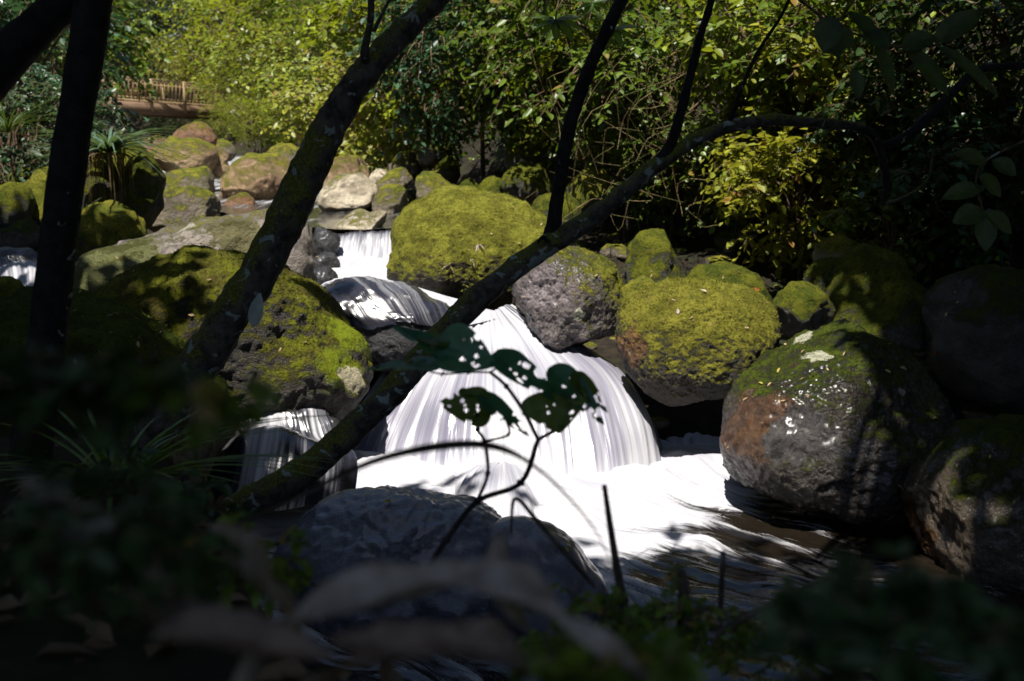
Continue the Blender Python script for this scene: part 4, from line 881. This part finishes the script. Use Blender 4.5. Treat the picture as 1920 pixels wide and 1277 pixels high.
# ------------------------------------------------------------------ pepper plant with holed heart leaves in front of the fall
def heart(L, W, holes, seed, bites=3, n=44):
    """heart shaped blade from (0,0) to (L,0) with eaten holes"""
    g = np.random.default_rng(seed); s = np.linspace(-.16, 1, n); t = np.linspace(-1, 1, n); S_, T_ = np.meshgrid(s, t, indexing='ij')
    ss = np.clip((S_ + .16) / 1.16, 0, 1); w = np.sin(np.pi * ss ** .62) ** .75 * (1 - .25 * ss)
    X = S_ * L; Y = T_ * w * W / 2 * 1.12
    X = X + np.where(S_ < 0.12, (.12 - S_) * (1 - np.abs(T_)) ** 2 * L * .9, 0)        # notch at the stalk
    Z = .22 * np.abs(Y) - .10 * X ** 2 / L + .012 * L * perlin(np.stack([X / L * 4, Y / L * 4, X * 0 + seed], -1).reshape(-1, 3)).reshape(n, n) * 2
    V = np.stack([X, Y, Z], -1).reshape(-1, 3); i, j = np.meshgrid(np.arange(n - 1), np.arange(n - 1), indexing='ij')
    F = np.stack([i * n + j, (i + 1) * n + j, (i + 1) * n + j + 1, i * n + j + 1], -1).reshape(-1, 4)
    c = V[F].mean(1); keep = np.ones(len(F), bool)
    hs = [(g.uniform(.1, .85) * L, g.uniform(-.32, .32) * W, g.uniform(.022, .052) * L, g.uniform(.6, 1.6)) for _ in range(holes)]
    for _ in range(bites):
        a = g.uniform(.3, 1.0); sg = g.choice([-1, 1]); ww = math.sin(math.pi * ((a + .16) / 1.16) ** .62) ** .75 * W / 2 * .9
        hs.append((a * L, sg * ww, g.uniform(.05, .09) * L, 1))
    for hx, hy, r, e in hs: keep &= np.hypot((c[:, 0] - hx) / e, c[:, 1] - hy) > r
    F = F[keep]; used = np.unique(F); mp_ = np.full(len(V), -1); mp_[used] = np.arange(len(used))
    return V[used], mp_[F]
M_pep = veined('pepper_leaf', (.05, .16, .075), (.03, .105, .048), .42, .38)
M_pep2 = veined('pepper_leaf_backlit', (.10, .155, .018), (.06, .10, .012), .55, .45)
M_stem = bark_mat('dark_jointed_stem', (.025, .018, .018), .0, .0)
def Z5(x, y): return (560 + x / 2.595, 520 + y / 2.595)
def pepper():
    D = 1.35; b = P(*Z5(700, 1310), D); t = thing('pepper_plant', 'dark jointed sprig with hole eaten heart shaped leaves before the fall', 'plant', tuple(b))
    def st(pts, w, y=D):
        q = [Z5(*p) for p in pts]; trunk_obj('stem', [(a, c, y, w * (1 - .25 * i / len(q))) for i, (a, c) in enumerate(q)], M_stem, t, b, 8, len(q) * 6, .0)
        for i, (a, c) in enumerate(q[1:-1]):          # swollen joints
            trunk_obj('joint', [(a - 3, c + 4, y, w * .8), (a, c, y, w * 1.55), (a + 3, c - 4, y, w * .8)], M_stem, t, b, 8, 9, .05)
    st([(640, 1400), (720, 1277), (870, 1090), (1080, 1000), (1165, 790)], 12)
    st([(1165, 790), (1100, 660), (1010, 530), (930, 460)], 8)
    st([(930, 462), (830, 462), (700, 470), (610, 450)], 4, D + .02)
    st([(870, 1085), (920, 955), (905, 800), (870, 740), (868, 670), (830, 595)], 7)
    st([(905, 798), (1020, 765), (1008, 690)], 5)
    st([(868, 680), (930, 670), (905, 610)], 4)
    st([(1165, 790), (1280, 720), (1310, 640), (1300, 580), (1355, 510)], 8)
    st([(930, 462), (985, 430), (1010, 425)], 4)
    for (bx, by, tx, ty, dy, wd, n, holes, bites, mt) in [
        (715, 330, 972, 430, -.02, 76, (-.1, -.9, .45), 9, 1, 0), (705, 375, 428, 195, .03, 40, (-.1, -.30, .95), 2, 1, 0), (690, 320, 500, 235, .06, 40, (0, -.25, .95), 1, 0, 1),
        (640, 440, 300, 415, .05, 62, (0, -.2, .97), 5, 4, 0), (985, 405, 1300, 600, -.02, 58, (.2, -.55, .8), 9, 4, 0), (1235, 575, 1272, 768, -.02, 98, (.0, -.97, .15), 8, 1, 1),
        (1255, 475, 1515, 718, -.02, 55, (.35, -.72, .55), 11, 4, 0), (1350, 500, 1530, 660, .01, 40, (.4, -.6, .6), 5, 1, 1), (905, 640, 672, 605, -.02, 62, (-.1, -.85, .45), 9, 4, 1),
        (905, 600, 1150, 770, 0, 42, (.2, -.5, .8), 9, 3, 0), (790, 562, 885, 576, 0, 22, (0, -.4, .9), 0, 0, 1)]:
        p0 = P(*Z5(bx, by), D); p1 = P(*Z5(tx, ty), D + dy); L = np.linalg.norm(p1 - p0)
        V, F = heart(L * .95, wd / FPX * D * 1.25, holes, int(bx + tx), bites)
        V = V @ frame(p1 - p0, n).T + p0 - b
        link('leaf', mesh_np('leaf', V, F), (M_pep, M_pep2)[mt], t)
pepper()

# ------------------------------------------------------------------ out of focus things close to the lens
M_dry = veined('dry_leaf', (.34, .30, .265), (.12, .095, .08), .2, .5)
M_stick = bark_mat('dry_stick', (.06, .045, .035), .0, .1)
def stick(label, pix, mat=M_stick, name='stick', cat='stick', sides=8):
    b = P(*pix[0][:3]); o = trunk_obj(name, pix, mat, None, b, sides, len(pix) * 8, .03); o.location = tuple(b)
    return tag(o, label, cat)
stick('tall dark broken stalk standing against the white pool', [(1185, 1200, 1.15, 20), (1165, 1110, 1.15, 18), (1148, 1010, 1.15, 14), (1133, 910, 1.15, 10)])
stick('slender dry stalk right of the forked stub', [(1345, 1240, 1.1, 14), (1350, 1160, 1.1, 12), (1356, 1035, 1.1, 12)])
stick('short split stub sticking up from the weeds', [(1275, 1190, 1.05, 16), (1278, 1120, 1.05, 16), (1276, 1068, 1.05, 15)])
stick('bent stub leaning on the split one', [(1296, 1180, 1.05, 10), (1290, 1110, 1.05, 10), (1280, 1070, 1.05, 10)])
stick('dark stick leaning across the lower right weeds', [(1340, 1190, 1.0, 14), (1400, 1155, 1.0, 13), (1500, 1105, 1.02, 9), (1545, 1085, 1.03, 6)])
stick('bent dry stem dropping from the pepper plant', [(958, 1000, 1.2, 5), (966, 935, 1.2, 8), (1010, 980, 1.2, 9), (1075, 1055, 1.2, 9), (1115, 1100, 1.2, 7)])
M_arc = veined('brown_grass_blade', (.06, .045, .04), (.03, .025, .02), .2, .5)
def arc(label, pix):
    b = P(*pix[0][:3]); c = catmull([P(a, d, y) for a, d, y, w in pix], 50); w = np.interp(np.linspace(0, 1, 50), np.linspace(0, 1, len(pix)), [p[3] / FPX * p[2] / 2 for p in pix])
    up = np.array([0, -.5, .87]); V = np.stack([c + up * w[:, None], c - up * w[:, None], c + np.array([0, .004, 0])], 1).reshape(-1, 3) - b
    i = np.arange(49)[:, None] * 3; F = np.concatenate([i + np.array([0, 3, 5, 2]), i + np.array([2, 5, 4, 1])], 0)
    tag(link('arching_grass', mesh_np('arching_grass', V, F), M_arc, loc=tuple(b)), label, 'grass')
arc('long arching dry grass blade bowed across the waterfall', [(440, 985, .85, 10), (560, 930, .85, 13), (700, 865, .85, 18), (830, 836, .85, 24), (930, 838, .85, 22), (1010, 880, .85, 12), (1090, 960, .85, 10), (1130, 1020, .85, 9), (1160, 1100, .85, 8)])
M_brown = veined('brown_dry_leaf', (.17, .12, .085), (.07, .045, .03), .2, .6)
def dry_leaf(label, pix, L, W, d, n, seed, curl=.5, mat=None):
    g = np.random.default_rng(seed); m, k_ = 26, 15; s = np.linspace(0, 1, m)[:, None]; t = np.linspace(-1, 1, k_)[None]
    w = np.sin(np.pi * s ** .8) ** .7 * (1 + .08 * np.sin(s * 40 + seed)); X = s * L + 0 * t; Y = t * w * W / 2
    th = t * curl * 1.6; Z = (np.cos(th) - 1) * -W * .35 * w + .045 * L * np.sin(s * 5 + seed) + .03 * L * perlin(np.stack([X / L * 5, Y / L * 5, X * 0 + seed], -1).reshape(-1, 3)).reshape(m, k_)
    V = np.stack([X, Y, Z], -1).reshape(-1, 3) @ frame(d, n).T; i, j = np.meshgrid(np.arange(m - 1), np.arange(k_ - 1), indexing='ij')
    F = np.stack([i * k_ + j, (i + 1) * k_ + j, (i + 1) * k_ + j + 1, i * k_ + j + 1], -1).reshape(-1, 4)
    o = link('dry_leaf', mesh_np('dry_leaf', V, F), mat or M_dry, loc=tuple(P(*pix))); return tag(o, label, 'leaf', 'dry leaves on the near bank')
def arch_leaf(label, pix, W, mat, n):
    c = catmull([P(*p) for p in pix], 40); b = c[0].copy(); T = unit(np.gradient(c, axis=0)); sd = unit(np.cross(T, n)); nn = np.cross(sd, T)
    s_ = np.linspace(0, 1, 40)[:, None, None]; t = np.linspace(-1, 1, 13)[None, :, None]; w = np.sin(np.pi * np.clip(s_, .02, .99) ** .8) ** 1.1 * W / 2
    w = w * (1 + .12 * np.sin(s_ * 31) + .07 * np.sin(s_ * 67 + t))
    V = c[:, None] + sd[:, None] * t * w + nn[:, None] * (t ** 2 * w * .8 - .004 * np.sin(s_ * 22 + t * 2)) - b; i, j = np.meshgrid(np.arange(39), np.arange(12), indexing='ij')
    F = np.stack([i * 13 + j, (i + 1) * 13 + j, (i + 1) * 13 + j + 1, i * 13 + j + 1], -1).reshape(-1, 4)
    tag(link('dry_leaf', mesh_np('dry_leaf', V.reshape(-1, 3), F), mat, loc=tuple(b)), label, 'leaf', 'dry leaves on the near bank')
arch_leaf('largest arched dry leaf blurred at the bottom centre', [(450, 1290, .42), (530, 1185, .42), (680, 1125, .43), (840, 1100, .43), (950, 1108, .42), (1030, 1155, .41), (1130, 1215, .40), (1250, 1300, .39)], .021, M_dry, np.array([.0, -.35, 1]))
arch_leaf('dark underside leaf curling below the largest dry leaf', [(560, 1310, .40), (700, 1235, .40), (860, 1215, .40), (980, 1240, .40), (1080, 1310, .39)], .020, M_brown, np.array([.0, -.2, 1]))
dry_leaf('grey dry leaf standing on edge behind the largest one', (935, 1000, .48), .055, .026, (.30, -.05, -1), (-.8, -.4, .3), 5, .8)
dry_leaf('long brown dry leaf lying at the left', (30, 900, .42), .115, .026, (.75, -.05, -.62), (.5, -.3, .8), 3, 1.0)
dry_leaf('brown dry leaf at the lower left corner', (120, 1120, .4), .10, .016, (1, .1, -.28), (-.1, -.25, .9), 9, .9, M_brown)
dry_leaf('small grey dry leaf under the grass tuft', (395, 985, .5), .05, .022, (.5, 0, -.6), (.4, -.5, .6), 12, .8)
dry_leaf('bright edged dry leaf left of the largest one', (500, 1060, .45), .05, .018, (.45, .0, -1), (-.7, -.5, .4), 15, .7)
dry_leaf('dark dry leaf at the bottom under the largest one', (620, 1190, .38), .085, .02, (1, .1, -.25), (0, -.25, .9), 17, .8, M_brown)
dry_leaf('crumpled dry leaf at the bottom edge left of centre', (280, 1200, .38), .075, .022, (1, .1, -.12), (0, -.3, .9), 19, .9, M_brown)
# low plants on the lip of the bank
def weed(label, px, py, y, r, n, L, W, leaf, seed, h=1.0, name='low_plant'):
    g = np.random.default_rng(seed); b = P(px, py, y); o = g.normal(0, 1, (n, 3)) * np.array([r, r * .5, r * .45 * h]); dr = unit(o + g.normal(0, .4, (n, 3)) * r + np.array([0, 0, r * .7]))
    p, al, nr, l, w, poly = sprays(o, dr, r * .7, 7, L, W, .4, .4, g); t = thing(name, label, 'plant', tuple(b), 'low plants on the near bank')
    link('leaves', mesh_np('leaves', *leaf_mesh(p, al, nr, l, w)), LF[leaf], t, False)['kind'] = 'stuff'; link('stems', mesh_np('stems', *thin_tubes(poly, .0018, .0008)), M_twig, t)['kind'] = 'stuff'
weed('dark blurred leafy plant in the left foreground', 120, 740, .40, .018, 40, .015, .008, 'dark', 31)
weed('blurred leafy sprig reaching right over the leaning trunk base', 330, 745, .40, .010, 16, .012, .007, 'mid', 32)
weed('low plant with yellow green leaves under the mossy limb', 440, 1060, .9, .030, 60, .018, .010, 'mid', 33)
weed('low weed in front of the wet dark rock', 1120, 1190, .95, .030, 60, .014, .008, 'mid', 34)
weed('low weed between the stub and the slender stalk', 1240, 1180, 1.0, .034, 80, .012, .007, 'mid', 35)
weed('low weed right of the slender stalk', 1430, 1210, 1.0, .030, 60, .012, .007, 'mid', 36)
weed('big dark blurred bush at the lower right corner', 1745, 1180, .38, .022, 80, .014, .008, 'dark', 37, 1.0)
weed('dark blurred bush right of the weeds at the bottom', 1570, 1150, .42, .010, 30, .012, .007, 'dark', 38)
weed('dark blurred plant along the bottom edge', 1150, 1300, .40, .018, 60, .016, .009, 'mid', 39)
weed('dark blurred plant in the lower left corner', 150, 1010, .40, .022, 60, .013, .007, 'dark', 40)
weed('dark leafy clump behind the dry leaves on the left', 250, 930, 1.2, .05, 60, .022, .012, 'dark', 41)

# ------------------------------------------------------------------ moss tufts standing on the nearer stones, crumbs of leaves on them
M_tuft = leaf_mat('moss_tuft', (.19, .20, .024), (.085, .105, .014), .25, .9, (.11, .07, .02), .1, (.075, .062, .018))
M_tuftd = leaf_mat('dark_moss_tuft', (.085, .10, .012), (.032, .045, .008), .25, .9, (.08, .05, .02), .1, (.04, .034, .012))
def moss_tufts():
    g = np.random.default_rng(44)
    for ob, bv in BVH:
        lab = ob['label']
        n, mt = next(((n, m) for kx, n, m in (('largest olive', 16000, M_tuft), ('big mossy boulder with bright', 15000, M_tuftd), ('round mossy boulder with', 14000, M_tuft), ('big dark brown', 1800, M_tuftd),
            ('tucked behind', 7000, M_tuft), ('big dark mossy boulder at the left', 8000, M_tuftd), ('purple grey', 3500, M_tuft), ('block of mossy', 2500, M_tuftd), ('tall dark green', 3000, M_tuftd)) if lab.startswith(kx) or kx in lab), (0, None))
        if not n: continue
        me = ob.data; co = np.zeros(len(me.vertices) * 3, np.float32); no = np.zeros_like(co); me.vertices.foreach_get('co', co); me.vertices.foreach_get('normal', no); co = co.reshape(-1, 3); no = no.reshape(-1, 3)
        wpos = co + np.array(ob.location)
        lean = np.array([.55, -.25, .75]) if 'purple' in lab else np.array([0, -.05, 1.])
        wgt = sstep(.05 if 'largest' in lab else .25, .75, no @ lean + .45 * perlin(wpos * 5) + .3 * perlin(wpos * 16)); wgt = wgt / wgt.sum()
        idx = g.choice(len(co), n, p=wgt); p = co[idx] + g.normal(0, .006, (n, 3)); d = unit(no[idx] + g.normal(0, .6, (n, 3))); nr = unit(g.normal(size=(n, 3)))
        sz = g.uniform(.004, .011, n) * (1 + .4 * perlin(wpos[idx] * 9)); p = p - no[idx] * .003
        o = link('moss', mesh_np('moss', *quad_leaf(p, d, nr, sz, sz * .55)), mt, ob, False); o['kind'] = 'stuff'
moss_tufts()
def crumbs():
    g = np.random.default_rng(45); Q = []
    for _ in range(520):
        h = hit(g.uniform(130, 1800), g.uniform(330, 960))
        if h is None or h[1].z < .45 or h[3] > 9 or 'wet' in h[2]['label']: continue
        Q.append((np.array(h[0]) + np.array(h[1]) * .006, np.array(h[1])))
    p = np.array([q[0] for q in Q]); n_ = np.array([q[1] for q in Q]); m = len(p); al = unit(np.cross(n_, g.normal(size=(m, 3)))); L = g.uniform(.012, .04, m)
    o = link('leaf_crumbs', mesh_np('leaf_crumbs', *leaf_mesh(p, al, unit(n_ + g.normal(0, .3, (m, 3))), L, L * g.uniform(.2, .5, m))), leaf_mat('crumbs', (.34, .25, .13), (.14, .08, .04), .15, .7), None, False)
    o['kind'] = 'stuff'; o['label'] = 'crumbs of dead leaves and twigs lying on the stones'; o['category'] = 'leaf litter'
crumbs()

# ------------------------------------------------------------------ fallen leaves and straws on the stones
def fallen(label, px, py, L, mat, rot):
    h = hit(px, py)
    if h is None: return
    n = np.array(h[1]); d = np.cross(n, [math.cos(rot), math.sin(rot), .3]); V, F = blade(L, L * .5, 8, 5, .05, .3, .02)
    o = link('fallen_leaf', mesh_np('fallen_leaf', V @ frame(d, n).T, F), mat, loc=tuple(np.array(h[0]) + n * .006)); tag(o, label, 'leaf', 'fallen leaves on the stones')
M_or = veined('orange_leaf', (.40, .14, .03), (.28, .09, .02), .3, .5); M_ye = veined('yellow_leaf', (.40, .32, .05), (.25, .22, .03), .3, .5); M_pk = veined('pale_leaf', (.45, .37, .32), (.3, .24, .2), .2, .6)
for i, (lab, px, py, L, m) in enumerate([
    ('orange leaf on the shaded top of the big dark boulder', 1752, 662, .045, M_or), ('orange leaf on the low mossy rock behind the round boulder', 1424, 545, .05, M_or),
    ('pale pink leaf at the right of the big dark boulder', 1690, 733, .045, M_pk), ('yellow leaf on the left shoulder of the big dark boulder', 1459, 700, .03, M_ye),
    ('lower yellow leaf on the left side of the big dark boulder', 1430, 722, .028, M_ye), ('green yellow leaf lying on the wide wet rock', 733, 942, .035, M_ye),
    ('leaf on the smaller wet dark rock', 1060, 1026, .025, M_ye), ('pale leaf on top of the round mossy boulder', 1270, 590, .035, M_pk),
    ('small pale leaf near the back edge of the round boulder', 1325, 549, .04, M_pk), ('yellow speck of a leaf on the speckled tan boulder', 1857, 853, .02, M_ye)]):
    fallen(lab, px, py, L, m, i * 1.7)
def straw(label, px, py, seed):
    h = hit(px, py)
    if h is None: return
    g = np.random.default_rng(seed); t = thing('dry_grass', label, 'grass', tuple(h[0]), 'dry grass on the largest boulder'); n = np.array(h[1])
    for i in range(7):
        d = unit(n * .5 + g.normal(0, .7, 3)); V, F = blade(.07, .006, 6, 3, .5, .2, 0, 'strap'); link('straw', mesh_np('straw', V @ frame(d, (0, 0, 1)).T, F), M_pk, t)
straw('left dry grass wisp on the largest mossy boulder', 842, 497, 1); straw('lower right dry grass wisp on the largest mossy boulder', 885, 488, 2); straw('upper dry grass wisp on the largest mossy boulder', 897, 458, 3)
h = hit(478, 575)
V, F = blade(.085, .034, 10, 5, .1, .3, .05); p0 = P(474, 615, 2.30); p1 = P(488, 545, 2.30)
tag(link('fallen_leaf', mesh_np('fallen_leaf', V @ frame(p1 - p0, (.1, -1, .2)).T, F), veined('grey_leaf', (.30, .36, .36), (.2, .25, .25), .2, .5), loc=tuple(p0)), 'pale grey dead leaf caught on the mossy leaning trunk', 'leaf')
